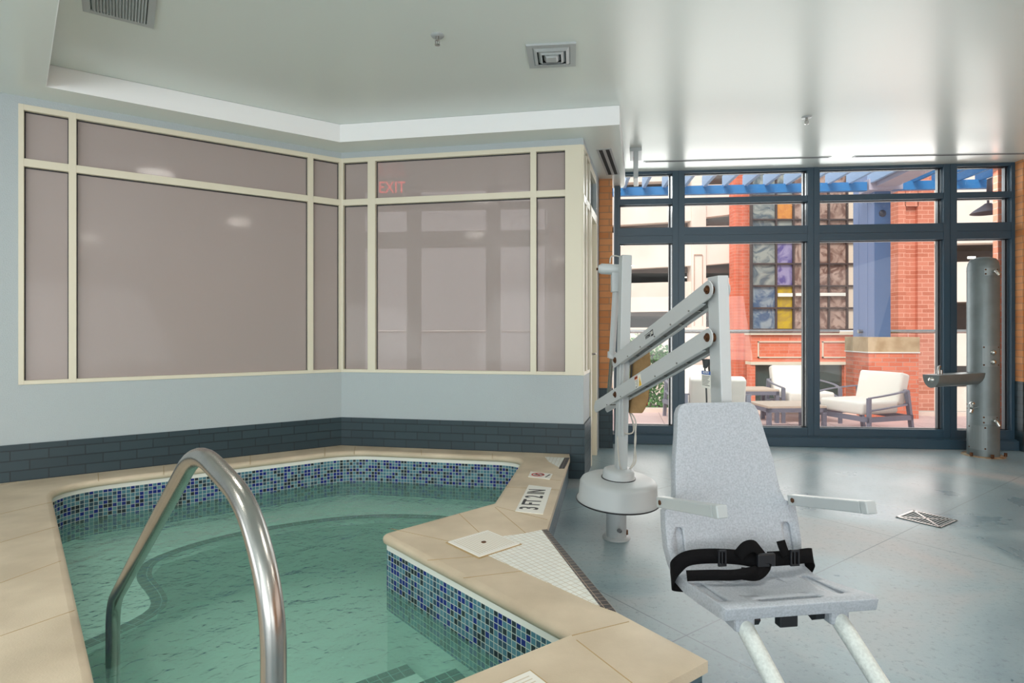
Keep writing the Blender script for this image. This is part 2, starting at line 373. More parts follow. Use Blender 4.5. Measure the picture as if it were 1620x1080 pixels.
# main ceiling
mb = MB().prism([(-6, -6, Z2), (5.4, -6, Z2), (5.4, 6.05, Z2), (-6, 7.09, Z2)], (0, 0, .12)); o = mb.build('ceiling', M_ceil); struct(o, 'glossy pale ceiling')
tray = [V((-6, -3)), V((-1.6, -3)), V((-1.0, 1.43)), V((-3.013, 3.761)), V((-1.437, 4.859)), V((.822, 4.448)), V((1.22, 6.28)), V((1.22, 6.40)), V((-6, 7.06))]
mb = MB().prism([v2(p, Z1) for p in tray], (0, 0, Z2 - Z1 - .001))
fa = [v2(p, Z1 - .001) for p in tray[2:7]]; fb = [v2(p, Z2 - .002) for p in tray[2:7]]
o = mb.build('trim_1', M_ceil)
fo = MB(); fo.add(fa + fb, [(i, i + 1, i + 6, i + 5) for i in range(4)])
fo = fo.build('tray_fascia', mat('lit_fascia_white', (244, 246, 247), .5), o); q = fo.modifiers.new('t', 'SOLIDIFY'); q.thickness = .004; q.offset = 0; struct(o, 'lowered ceiling soffit with a pale vertical edge around the raised tray')  # fascia skin is whiter than the soffit: light on the edge put into colour

def lineM(o, d, z=0): return frameM((o.x, o.y, z), (d.x, d.y, 0), (0, 0, 1))
# local frames: x along the wall, y = into the wall (away from the room), z up
MA = lineM(C0, -dA); MBm = lineM(C0, dB); MC = lineM(WB1, dC)
def sA(px):
    u = (px - CX) / F; return (u * C0.y - C0.x) / (-dA.x - u * -dA.y)
def sB(px):
    u = (px - CX) / F; return (u * C0.y - C0.x) / (dB.x - u * dB.y)
TH = .14
ZB, ZF0, ZF1, ZT0, ZT1, ZH0 = .447, .845, .872, 2.317, 2.37, 2.695
def wallwin(wname, wlabel, M, x0, x1, f0, f1, mulls, nm, lab, e0=0, e1=0):
    mb = MB()
    mb.box((x0, 0, ZB), (x1, TH, ZF0)); mb.box((x0, 0, 2.734), (x1, TH, Z1 + .1))
    if f0 > x0: mb.box((x0, 0, ZF0), (f0, TH, 2.734))
    if f1 < x1: mb.box((f1, 0, ZF0), (x1, TH, 2.734))
    wl = mb.build(wname, M_wall, M=M); struct(wl, wlabel)
    d = MB().box((x0, -.012, -.02), (x1, TH, ZB)).build('brick_dado', M_blueb, wl)
    # window: frame bars and panes
    w = bpy.data.objects.new(nm, None); COL.objects.link(w); w.matrix_world = M; struct(w, lab)
    fr = MB(); fy0, fy1 = -.006, .06
    for a, b in ((ZF0, ZF1), (ZT0, ZT1), (ZH0, 2.734)): fr.box((f0, fy0, a), (f1, fy1, b))
    xs = [(f0, f0 + e0)] + mulls + [(f1 - e1, f1)]
    for a, b in xs: fr.box((a, fy0 - .001, ZF0), (b, fy1, 2.734))
    fr.build('window_frame', M_cream, w, bevel=.002)
    for k in range(len(xs) - 1):
        for za, zb in ((ZF1, ZT0), (ZT1, ZH0)):
            MB().box((xs[k][1], .03, za), (xs[k + 1][0], .036, zb)).build('pane', M_film, w)
            g = MB(); a, b = xs[k][1], xs[k + 1][0]
            g.box((a, .026, za), (a + .006, .03, zb)).box((b - .006, .026, za), (b, .03, zb)).box((a, .026, zb - .008), (b, .03, zb))
            g.build('seal', M_seal, w)
    return wl, w
a29 = sA(29)
wallwin('wall_left', 'pale blue wall with the long mauve window above the spa', MA, -5.2, 0, a29, 0,
        [(sA(108.5), sA(121)), (sA(487), sA(495.5))], 'window_1', 'long interior window left of the corner with mauve film panes in cream frames', abs(sA(38) - a29), .02)
wallwin('wall_back', 'short pale blue wall right of the corner', MBm, 0, SB, 0, SB - .012,
        [(sB(582), sB(594)), (sB(839), sB(848.5))], 'window_2', 'interior window right of the corner with mauve film panes in cream frames', .02, SB - sB(894) - .012)
# side wall with narrow glazing, door and end pillar
Lc = 1.27
mb = MB().box((0, -.0, ZB), (.43, TH, ZF0)).box((0, 0, 2.73), (Lc, TH, Z1 + .1)).box((1.0, 0, 0), (Lc, TH, 2.73))
MCs = MC @ Matrix.Translation((0, 0, 0))
wl = mb.build('wall_side', M_wall, M=MCs); struct(wl, 'return wall behind the corner leading to the glazed wall')
MB().box((-.012, -.012, -.02), (.43, TH, ZB)).build('brick_dado', M_blueb, wl)
w = bpy.data.objects.new('window_3', None); COL.objects.link(w); w.matrix_world = MCs; struct(w, 'narrow cream framed side light beside the door')
fr = MB().box((-.004, -.002, ZF0), (.06, .10, 2.73)).box((.16, -.006, ZF0), (.22, .07, 2.73)).box((.4, -.006, ZF0), (.45, .07, 2.73))
fr.box((.0, -.006, ZF0), (.45, .07, ZF1)).box((0, -.006, 2.27), (.45, .07, 2.33)).box((0, -.006, 2.69), (.45, .07, 2.73))
fr.build('window_frame', M_cream, w)
for a, b in ((.06, .16), (.22, .4)):
    MB().box((a, .03, ZF1), (b, .036, 2.27)).build('pane', M_film, w); MB().box((a, .03, 2.33), (b, .036, 2.69)).build('pane', M_seal, w)
w = bpy.data.objects.new('door_1', None); COL.objects.link(w); w.matrix_world = MCs; struct(w, 'cream door in the return wall')
MB().box((.45, -.012, 0), (.52, .1, 2.3)).box((.93, -.012, 0), (1.0, .1, 2.3)).box((.45, -.012, 2.25), (1.0, .1, 2.33)).box((.45, -.0, 2.66), (1.0, .1, 2.73)).build('door_frame', M_cream, w)
MB().box((.52, .03, .01), (.93, .07, 2.25)).build('door_leaf', M_cream, w)
MB().box((.45, .03, 2.33), (1.0, .036, 2.66)).build('pane', M_dglass, w)
hd = MB().tube([(.56, .03, 1.0), (.56, -.03, 1.0), (.66, -.03, 1.0)], .009).build('door_handle', M_steel, w)
# brick pillars at the ends of the glazed wall
def pillar(name, lab, a, b, y, zb=.62, dp=.3):
    MM = lineM(V((a, y)), V((b - a, (b - a) * -.092))); L = math.hypot(b - a, (b - a) * .092)
    o = MB().box((0, 0, zb), (L, dp, Z2)).build(name, M_orange, M=MM); struct(o, lab)
    MB().box((-.004, -.006, -.02), (L + .004, dp, zb)).build('brick_dado', M_blueb, o)
    return o
pillar('wall_pillar', 'orange brick pillar left of the glazed wall, blue below', .905, 1.04, 6.03)
pillar('wall_right', 'orange brick wall end right of the glazed wall, blue below', 5.13, 5.6, 5.84, .7, .2)
# enclosing walls out of view
o = MB().box((5.25, -6, 0), (5.4, 5.8, Z2)).build('wall_east', M_orange); struct(o, 'brick side wall of the hall')
o = MB().box((-6.15, -6, 0), (-6, 2.1, Z2)).build('wall_west', M_wall); struct(o, 'pale blue far side wall of the hall')
o = MB().box((-6, -6.15, 0), (5.4, -6, Z2)).build('wall_rear', M_wall); struct(o, 'pale blue rear wall of the hall')

# ---------------------------------------------------------------- glazed wall
def sW(px, off=.06):
    o = W0 + V((.0916, .9958)) * off; u = (px - CX) / F; return (u * o.y - o.x) / (dW.x - u * dW.y)
MW = lineM(W0, dW)
MUL = [(972, 980.5), (1064, 1083), (1278, 1297), (1493, 1514), (1600, 1613)]
mulls = [(sW(a), sW(b)) for a, b in MUL]
def glazing(nm, lab, mulls, curb_lab):
    w = bpy.data.objects.new(nm, None); COL.objects.link(w); w.matrix_world = MW; struct(w, lab)
    y0, y1 = .06, .18; x0, x1 = mulls[0][0], mulls[-1][1]
    for a, b in mulls:
        g = MB().box((a, y0, .1), ((a + b) / 2 - .002, y1, Z2)).box(((a + b) / 2 + .002, y0, .1), (b, y1, Z2)).box((a + .01, y0 + .006, .1), (b - .01, y1, Z2))
        g.build('mullion', M_frame, w)
    for k in range(len(mulls) - 1):
        a, b = mulls[k][1], mulls[k + 1][0]
        g = MB()
        g.box((a, y0 + .004, .105), (b, y1, .19)).box((a, y0 + .004, 2.157), (b, y1, 2.235)).box((a, y0 + .01, 2.235), (b, y1, 2.24)).box((a, y0 + .004, 2.24), (b, y1, 2.325))
        g.box((a, y0 + .004, 2.578), (b, y1, 2.64)).box((a, y0 + .004, Z2 - .03), (b, y1, Z2))
        g.build('rail', M_frame, w)
        sl = MB()
        for za, zb in ((.19, 2.157), (2.325, 2.578), (2.64, Z2 - .03)):
            MB().box((a, .125, za), (b, .131, zb)).build('pane', M_glass, w)
            sl.box((a, .105, za), (a + .012, .15, zb)).box((b - .03, .105, za), (b - .012, .15, zb)).box((a, .105, zb - .008), (b, .15, zb)).box((a, .105, za), (b, .15, za + .006))
        sl.build('seal', M_seal, w)
    return w
glazing('window_4', 'floor-to-ceiling blue framed glazing looking onto the terrace', mulls, '')
MBx = MB().box((mulls[0][0] - .02, 0, 0), (mulls[-1][1] + .02, .2, .097)).box((mulls[0][0], .03, .097), (mulls[-1][1], .2, .105))
o = MBx.build('baseboard_front', M_frame, bevel=.003); o.matrix_world = MW; struct(o, 'blue kerb under the glazed wall')
# glazing of the room behind the mauve windows
back = [(sW(a), sW(b)) for a, b in ((560, 572), (646, 662), (772, 789), (866, 872))]
glazing('window_5', 'blue framed glazing of the room behind the mauve windows', back, '')
o = MB().box((back[0][0] - 4.6, 0, 0), (back[0][0], .2, Z1)).build('wall_inner', M_wall); o.matrix_world = MW; struct(o, 'pale wall of the room behind the mauve windows')
o = MB().box((back[0][0], 0, 0), (back[-1][1], .2, .1)).build('baseboard_back', M_frame); o.matrix_world = MW; struct(o)
o = MB().box((back[-1][1], .0, 0), (sW(948), .2, Z2)).build('wall_pier', M_orange); o.matrix_world = MW; struct(o, 'brick pier between the inner room and the hall')
def slot(pxa, pya, pxb, pyb, z, wd, lab):
    a = P(pxa, pya, F * (z - H) / (HY - pya)); b = P(pxb, pyb, F * (z - H) / (HY - pyb)); a.z = b.z = z - .003
    t = thing('slot_diffuser', lab, 'air vent', a, 0, 'linear air slots in the ceiling')
    d = b - a; L = d.length; MM = frameM((0, 0, 0), d, (0, 0, 1))
    MB().box((0, -wd / 2, 0), (L, wd / 2, .006)).build('frame', M_white, t, M=MM)
    g = MB()
    for k in (-.35, .1) if wd > .08 else (-.12,): g.box((.02, wd * k, -.002), (L - .02, wd * (k + .24), .002))
    g.build('slot', M_slot, t, M=MM)
slot(1018, 255.8, 1314, 248.2, Z2, .05, 'long thin air slot in the ceiling above the left windows')
slot(1350, 247.5, 1625, 242.5, Z2, .05, 'long thin air slot in the ceiling above the right windows')
slot(955, 235.5, 970, 276, Z1, .13, 'short double air slot in the lowered soffit beside the corner')

# ---------------------------------------------------------------- spa pool
ZC = .2; ZWT = -.06
pool = thing('spa_pool', 'raised angular spa pool with tan stone coping and blue mosaic waterline', 'pool', (0, 0, 0))
def outline_strip(pl, z0, z1, name, m, parent, off=0.0, flip=False):
    k = len(pl); vs = []; uvs = []; s = 0
    for i in range(k + 1):
        p = pl[i % k]
        if i: s += (pl[i % k] - pl[i - 1]).length
        vs += [v2(p, z0), v2(p, z1)]; uvs += [(s, z0), (s, z1)]
    mb = MB(); mb.add(vs, [(2 * i, 2 * i + 1, 2 * i + 3, 2 * i + 2) for i in range(k)])
    return mb.build(name, m, parent, uvs=uvs)
def offset(pl, d):
    k = len(pl); out = []
    for i in range(k):
        a = (pl[i] - pl[i - 1]); b = (pl[(i + 1) % k] - pl[i])
        if a.length < 1e-6: a = b
        if b.length < 1e-6: b = a
        a.normalize(); b.normalize(); n1 = V((a.y, -a.x)); n2 = V((b.y, -b.x)); n = (n1 + n2)
        n.normalize(); out.append(pl[i] + n * d / max(.5, n.dot(n1)))
    return out
# 'inner' runs with the water on its left; + offset = away from the water
wall_l = offset(inner_r, .018)
outline_strip(wall_l, ZWT - .11, .125, 'mosaic_band', M_mosaic, pool)
outline_strip(wall_l, .125, .165, 'grout_strip', M_plaque, pool)
outline_strip(offset(wall_l, .002), -1.0, ZWT - .11, 'basin_wall', M_plasterp, pool)
vs, fs = tess(offset(wall_l, .002), [], -.72); MB().add(vs, fs).build('basin_floor', M_plasterp, pool)
# coping: flat top plus bullnose swept along the inner edge
outer = [V((.596, 1.769)), V((.3725, 2.077)), V((.176, 2.94)), V((.4625, 4.64)), V((.47, 4.77)), C0 + V((0, -.012)), C0 + dA * 5.2 + V((0, -.012)), V((-5.9, .18)), V((-1.6, .18))]
flat = offset(inner_r, .028)
mb = MB(); vs, fs = tess(outer, [flat], ZC); mb.add(vs, fs)
prof = [(.028, ZC), (.012, ZC - .003), (.002, ZC - .012), (-.001, ZC - .025), (.002, ZC - .038), (.012, ZC - .046), (.03, ZC - .048)]
loops = [[v2(p, z) for p in offset(inner_r, d)] for d, z in prof]; k = len(inner_r)
vs = [p for l in loops for p in l]
mb.add(vs, [(i * k + j, (i + 1) * k + j, (i + 1) * k + (j + 1) % k, i * k + (j + 1) % k) for i in range(len(prof) - 1) for j in range(k)], True)
# outer nose: 5 cm thick slab edge
ko = len(outer)
lo = [v2(p, ZC) for p in outer] + [v2(p, ZC - .035) for p in outer]
mb.add(lo, [(j, ko + j, ko + (j + 1) % ko, (j + 1) % ko) for j in range(ko)])
mb.build('coping', M_stone, pool)
cb = []
oi = offset(outer, -.012)
mb = MB(); mb.add([v2(p, 0) for p in oi] + [v2(p, ZC - .03) for p in oi], [(j, ko + j, ko + (j + 1) % ko, (j + 1) % ko) for j in range(ko)])
mb.build('blue_curb', M_blueb2, pool)
# coping joints (from the pool edge outwards)
def joint(a, b, curve=None):
    a, b = V(a), V(b)
    pts = [a, b] if curve is None else [a * (1 - t) ** 2 + V(curve) * 2 * t * (1 - t) + b * t * t for t in [i / 10 for i in range(11)]]
    jn = MB()
    for i in range(len(pts) - 1): jn.bar(v2(pts[i], ZC + .0002), v2(pts[i + 1], ZC + .0002), .0035, .0012)
    jn.build('grout_joint', M_stoneg, pool)
def JG(x, y): p = G(x, y, ZC); return V((p.x, p.y))
for a, b in (((0, 813), (86, 793)), ((0, 858), (88, 833)), ((0, 922), (96, 887)), ((0, 1006), (118, 965)), ((0, 767), (30, 761)),
             ((156, 761), (155, 748)), ((259, 751), (259, 737)), ((396, 735), (396, 720)), ((514, 722), (514, 708)), ((560, 719), (562, 706)), ((667, 720), (666, 711)), ((779, 726), (779, 717)),
             ((618, 836), (720, 858)), ((726, 812), (758, 842)), ((783, 802), (834, 845)), ((676, 886), (753, 880)), ((733, 914), (826, 903)),
             ((905, 1005), (995, 983)), ((912, 1012), (1000, 1080)), ((835, 755), (888, 760)), ((800, 770), (884, 775)), ((785, 801), (866, 822))):
    joint(JG(*a), JG(*b))
# white mosaic platform behind the peninsula coping and its dark border
def flat_poly(px, z, name, m, parent, th=.0015, rot=0):
    pts = [G(x, y, z) for x, y in px]; o = V((pts[0].x, pts[0].y, 0)); MM = Matrix.Translation((o.x, o.y, 0)) @ Matrix.Rotation(rot, 4, 'Z'); I = MM.inverted()
    return MB().prism([I @ V((p.x, p.y, z)) for p in pts], (0, 0, th)).build(name, m, parent, M=MM)
flat_poly([(949, 959), (856.5, 838.3), (829, 844), (797, 848), (753, 880), (773, 879)], ZC, 'white_tile_field', M_wtile, pool, .0015, R(35.3))
flat_poly([(975, 968), (865.8, 837.6), (856.5, 838.3), (949, 959)], ZC, 'dark_tile_border', M_dtile, pool, .002, R(102.5))
flat_poly([(901.5, 724), (893, 741), (884, 741), (893, 724)], ZC, 'dark_tile_border', M_dtile, pool, .002, R(80))
flat_poly([(893, 724), (884, 739), (868, 730), (862, 722.5)], ZC, 'white_tile_field', M_wtile, pool, .0015, R(80))
# bench and steps under water
bench = [V((-1.93, 2.55)), V((-1.80, 2.95)), V((-2.12, 3.35)), V((-2.18, 3.62)), V((-1.95, 3.98)), V((-1.5, 4.28)), V((-1.05, 4.42)), V((-.6, 4.40)), V((-.25, 4.33)), V((-.02, 4.42)), V((.09, 4.60)),
         V((-.1, 4.66)), V((-1.379, 4.89)), V((-2.99, 3.78)), V((-2.3, 2.95))]
bn = 11
MB().prism([v2(p, -.25) for p in bench], (0, 0, .05)).build('bench', M_plasterp, pool)
def stripe(pts, z, wd):
    pts = [V(p) for p in pts]; vs = []; uv = []; s = 0
    for i, p in enumerate(pts):
        t = (pts[min(i + 1, len(pts) - 1)] - pts[max(i - 1, 0)]).normalized(); n = V((-t.y, t.x))
        if i: s += (p - pts[i - 1]).length
        vs += [v2(p + n * wd / 2, z), v2(p - n * wd / 2, z)]; uv += [(s, 0), (s, wd)]
    m = MB(); m.add(vs, [(2 * i, 2 * i + 1, 2 * i + 3, 2 * i + 2) for i in range(len(pts) - 1)])
    o = m.build('tile_stripe', M_stripe, pool, uvs=uv); so = o.modifiers.new('th', 'SOLIDIFY'); so.thickness = .002
def smooth(pts, n=6):
    out = []
    for i in range(len(pts) - 1):
        p0, p1, p2, p3 = pts[max(i - 1, 0)], pts[i], pts[i + 1], pts[min(i + 2, len(pts) - 1)]
        for j in range(n):
            t = j / n; out.append(.5 * ((2 * p1) + (p2 - p0) * t + (2 * p0 - 5 * p1 + 4 * p2 - p3) * t * t + (3 * p1 - p0 - 3 * p2 + p3) * t ** 3))
    return out + [pts[-1]]
stripe(smooth(bench[:bn]), -.197, .075)
la, lb = V((-.81, 1.217)), q0
for t0, t1, z in ((-.0, .64, -.2), (.64, 1.03, -.35), (1.03, 1.2, -.5)):
    a, b, c, d = la + T1 * t0 * .985, lb + T1 * t0, lb + T1 * t1, la + T1 * t1
    n = TN * .03
    MB().prism([v2(p, -.75) for p in (a, b, c, d)], (0, 0, z + .75)).build('step', M_plasterp, pool)
    e = T1 * (t1 - .045); stripe([lb + e, la + e], z + .003, .09)
# water surface
sub = MB(); vs, fs = tess(offset(wall_l, -.001), [], ZWT); sub.add(vs, fs)
o = sub.build('pool_water', M_water); tag(o, 'rippled teal water filling the raised spa pool', 'water', kind='stuff')

# depth marker, no-diving tile, skimmer lids
def plate(px, z, th, name, m, parent=None, bev=0):
    pts = [G(x, y, z) for x, y in px]; mb = MB().prism([V((p.x, p.y, z)) for p in pts], (0, 0, th)); return mb.build(name, m, parent, bev)
a, b = G(815, 809, ZC), G(837, 767, ZC); c = G(859, 813, ZC)
t = thing('depth_marker', 'white tile reading 3 FT 2 IN set in the stone coping', 'sign', (0, 0, 0))
plate([(815, 809), (859, 813.5), (872.5, 772), (836.5, 767.5)], ZC, .004, 'tile', M_plaque, t)
up = (a - c).normalized(); run = (b - a).normalized(); cc = (G(845, 790, ZC)); cc.z = ZC + .0045
mtext('3 FT 2 IN', .15, 'lettering', M_ink, t, frameM(cc, run, (0, 0, 1)), bold=.0022, sx=.72)
t = thing('no_diving_tile', 'small white tile with a red no diving symbol beyond the depth marker', 'sign', (0, 0, 0))
tp = [(835.5, 754.5), (869.5, 758.5), (874, 750), (839.5, 746.2)]
plate(tp, ZC, .004, 'tile', M_plaque, t)
cc = G(851, 751.6, ZC); cc.z = ZC + .005; ux = (G(869, 758.5, ZC) - G(835.5, 754.5, ZC)).normalized()
MM = frameM(cc, ux, (0, 0, 1))
MB().lathe([(.036, 0), (.036, .001), (.046, .001), (.046, 0), (.036, 0)], n=32).bar((-.028, .028, .0005), (.028, -.028, .0005), .008, .001).build('red_ring', M_redink, t, M=MM)
MB().bar((-.02, -.004, .0003), (.018, .010, .0003), .01, .001).bar((-.026, -.016, .0003), (.024, -.016, .0003), .006, .001).lathe([(0, .0008), (.008, .0008), (.008, 0)], Matrix.Translation((.024, .016, 0)), 12).build('diver_symbol', M_ink, t, M=MM)
cc2 = cc + ux * .075; mtext('NO DIVING', .016, 'lettering', M_ink, t, frameM(cc2, V((-ux.y, ux.x, 0)), (0, 0, 1)))
def lid(pts, lab):
    pts = [V(p) for p in pts]
    o = pts[0]; x = (pts[1] - pts[0]); s = x.length; MM = frameM((o.x, o.y, ZC), (x.x, x.y, 0), (0, 0, 1))
    t = thing('skimmer_lid', lab, 'lid', (0, 0, 0), 0, 'square white skimmer lids in the coping'); t.matrix_world = MM
    MB().box((-.008, -.008, 0), (s + .008, s + .008, .003)).build('rim', M_stoneg, t)
    MB().box((0, 0, .001), (s, s, .008)).build('cover', M_plaque, t, bevel=.002)
    g = MB()
    for i in range(15):
        y = .02 + i * (s - .04) / 14
        g.box((.02, y, .008), (s - .02, y + .004, .0084))
    g.build('ribs', MATS.get('lid_groove') or mat('lid_groove', (206, 196, 176), .6), t)
    MB().lathe([(.0, .0102), (.012, .0102), (.012, .008)], Matrix.Translation((s / 2, s / 2, 0)), 16).build('finger_hole', M_rust, t)
l1 = [G(708.5, 858.7, ZC), G(753.3, 879.7, ZC)]
lid([V((-.304, 2.757)), V((-.145, 2.575))], 'square ribbed white skimmer lid on the peninsula coping beside white tiles')
lid([V((.053, 1.707)), V((.053, 1.707)) + TN * .25], 'square white skimmer lid in the near coping at the bottom edge')

# ---------------------------------------------------------------- stainless handrail
def rl(s, z): return V((-1.51 + .693 * s, 2.2 - .721 * s, z))
hr = thing('handrail', 'brushed stainless steel loop handrail rising out of the spa water', 'handrail', (-.45, 1.1, ZC))
O = V((-.45, 1.1, ZC))
pts = path_round([rl(0, -.6), rl(0, .175), rl(1.055, .915), rl(1.40, .85), rl(1.53, .69), rl(1.53, ZC)], [.1, .13, .13, .22], 8)
MB().tube([p - O for p in pts], .0235, 20).build('rail_tube', M_steel, hr)
MB().lathe([(.024, 0), (.024, .018), (.034, .014), (.05, 0)], Matrix.Translation(rl(1.53, ZC) - O), 24).build('escutcheon', M_steel, hr)

# ---------------------------------------------------------------- pool lift
LB = V((.609, 3.397, 0))
lift = thing('pool_lift', 'white and grey pool lift with speckled sling seat on a tall mast', 'pool lift', LB)
def L(mb, name, m, par=None, bevel=0, seg=2):
    mb.v = [tuple(V(p) - LB) for p in mb.v]; return mb.build(name, m, par or lift, bevel, seg)
L(MB().tube([LB, LB + V((0, 0, .25))], .058, 28).lathe([(0, .012), (.075, .012), (.082, 0)], Matrix.Translation(LB), 28), 'base_post', M_white)
L(MB().tube([P(981, 840, 3.34), P(979, 839, 3.28)], .011), 'locking_knob', M_bplas)
L(MB().tube([P(990, 845, 3.40), P(990, 838, 3.40)], .013, 6), 'anchor_bolt', M_rust)
Dt = V((.02, -.045, 1)).normalized()
Dc = P(977, 791, 3.4); DM = frameM(Dc, V((1, 0, -.03)), Dt)
L(MB().lathe([(0, .135), (.19, .132), (.212, .122), (.222, .105), (.228, .02), (.24, .004), (.238, .0), (.06, .0)], DM, 56), 'counterweight_cover', M_white)
L(MB().lathe([(.236, -.004), (.242, .0), (.242, .006), (.236, .006), (.236, -.004)], DM, 56), 'black_edge_trim', M_bplas)
L(MB().lathe([(0, .19), (.07, .19), (.085, .182), (.09, .17), (.092, .138), (.098, .134)], DM, 40), 'collar', M_white)
L(MB().lathe([(.094, .130), (.100, .131), (.100, .137), (.094, .137)], DM, 40), 'black_collar_trim', M_bplas)
m0 = P(982, 748, 3.4); m1 = P(989.5, 404, 3.4)
arm_d = V((.16, -.987, 0)).normalized(); arm_n = V((.987, .16, 0))
yawv = V((.55, -.83, 0))
L(MB().bar(m0, m1, .060, .060, up=(arm_d.x, arm_d.y, 0)), 'mast', M_white, bevel=.004)
L(MB().bar(P(985.5, 690, 3.35), P(986.5, 560, 3.35), .012, .012, up=yawv), 'mast_rail', M_white)
# linear actuator
ma = P(969, 428, 3.52)
L(MB().tube([P(946, 425, 3.5), P(951, 425, 3.5), P(984, 427, 3.5)], .03, 20, rs=[.018, .032, .032]).bar(P(973, 430, 3.5), P(973, 462, 3.5), .05, .045, up=(1, 0, 0)), 'actuator_motor', M_white, bevel=.003)
L(MB().tube([P(943.5, 425.5, 3.5), P(947, 425.5, 3.5)], .008), 'motor_screw', M_rust)
L(MB().tube([P(974, 460, 3.52), P(968, 566, 3.68)], .0195, 18).tube([P(968, 556, 3.68), P(967.5, 566, 3.68)], .027, 18), 'actuator_tube', M_alu)
L(MB().tube([P(968.5, 562, 3.68), P(962, 640, 3.77)], .014, 16), 'actuator_rod', M_steel)
L(MB().tube(path_round([P(965, 416, 3.5), P(966, 405, 3.5), P(975, 404, 3.46), P(985, 408, 3.42)], .03, 6), .004, 8), 'motor_cable', M_cable)
# parallel arms: channels of two plates and a web
def arm(p, q, name, ext=0.0, hh=.074):
    d = (q - p).normalized(); p2 = p - d * ext; Lx = (q - p2).length
    sd = d.cross(V((0, 0, 1))).normalized(); u = sd.cross(d)
    MM = Matrix(((d.x, sd.x, u.x, p2.x - LB.x), (d.y, sd.y, u.y, p2.y - LB.y), (d.z, sd.z, u.z, p2.z - LB.z), (0, 0, 0, 1)))
    r = hh / 2; out = []
    for i in range(13): a = R(90 - 15 * i); out.append((Lx + r * math.cos(a), r * math.sin(a)))
    out += [(-.03, -r), (-.055, -r * .5), (-.055, r * .3), (-.02, r)]
    g = MB()
    for y in (-.040, .034): g.prism([V((x, y, z)) for x, z in out], (0, .006, 0))
    g.box((ext + .06, -.036, r - .006), (Lx - .06, .036, r)).box((ext + .06, -.036, -r - .001), (Lx - .07, -.016, -r + .004)).box((ext + .06, .016, -r - .001), (Lx - .07, .036, -r + .004))
    o = g.build(name, M_alu, lift, .0015, 1, M=MM)
    for x in (Lx, ext):
        b = MB().tube([(x, -.052, 0), (x, .052, 0)], .010, 6).tube([(x, -.044, 0), (x, .044, 0)], .018, 20); b.build('pivot_bolt', M_rust, o)
    for i in range(5): MB().tube([(.2 + i * Lx / 6, -.044, -r * .8), (.2 + i * Lx / 6, .044, -r * .8)], .004, 8).build('rivet', M_steel, o)
    return o, MM, Lx
hp = V((.832, 2.35, 0)); mp_ = V((.642, 3.40, 0))
ua, UM, UL = arm(V((mp_.x, mp_.y, 1.035)), V((hp.x - .005, hp.y, 1.37)), 'upper_arm', .0)
la_, LM, LL = arm(V((mp_.x, mp_.y, .835)), V((hp.x - .005, hp.y, 1.178)), 'lower_arm', .36)
pt0 = P(1147, 655, 2.35)
L(MB().bar(P(1135.5, 437, 2.35), P(1143, 700, 2.35), .046, .088, up=arm_d), 'head_post', M_alu, bevel=.004)
# seat-side bracket behind the backrest
L(MB().bar(P(1135, 646, 2.36), P(1168, 645, 2.33), .06, .008), 'seat_bracket', M_bplas)
L(MB().bar(P(1143, 700, 2.38), P(1143, 780, 2.30), .06, .03, up=arm_d), 'post_clamp', M_bplas)
# logo and stickers lie on the arm's camera side (local y = -.032 or +.032)
def sideM(MM, x, z, dx=1):
    side = -.0405 if (MM.to_3x3() @ V((0, -1, 0))).x < 0 else .0405
    s = 1 if side < 0 else -1
    # local axes: text x along arm (+x if s>0), text up = z, normal = outward
    base = Matrix(((1, 0, 0, x), (0, 0, -s, side), (0, s, 0, z), (0, 0, 0, 1))) if s > 0 else Matrix(((-1, 0, 0, x), (0, 0, 1, side), (0, 1, 0, z), (0, 0, 0, 1)))
    return MM @ base
SMx = sideM(UM, .50, -.004)
MB().box((-.062, -.014, 0), (-.034, .016, .0008)).box((-.034, .012, 0), (.045, .0145, .0008)).build('logo_block', M_ink, lift, M=SMx)
mtext('SR', .022, 'logo_initials', M_plaque, lift, SMx @ Matrix.Translation((-.048, .001, .001)))
mtext('SMITH', .024, 'logo_lettering', M_ink, lift, SMx @ Matrix.Translation((.006, -.002, .0006)), sx=.9)
M_org = mat('orange_label', (214, 96, 40), .5); M_yel = mat('yellow_label', (240, 190, 30), .5); M_blu = mat('blue_label', (36, 92, 176), .5)
SL = sideM(LM, .36 + .36, -.003)
MB().box((-.045, -.032, 0), (.04, .030, .0006)).build('warning_label', M_plaque, lift, M=SL)
MB().box((-.0, .014, .0006), (.04, .030, .001)).build('orange_header', M_org, lift, M=SL)
MB().prism([(-.043, -.03, .0006), (-.008, -.03, .0006), (-.026, .018, .0006)], (0, 0, .0005)).build('yellow_triangle', M_yel, lift, M=SL)
mtext('!', .03, 'warning_mark', M_ink, lift, SL @ Matrix.Translation((-.026, -.014, .0013)))
mtext('WARNING', .0085, 'warning_lettering', M_ink, lift, SL @ Matrix.Translation((.02, .022, .0013)))
g = MB()
for i in range(5): g.box((.0, .006 - i * .008, .0006), (.036 - (i % 2) * .01, .008 - i * .008, .001))
g.build('warning_text_lines', M_ink, lift, M=SL)
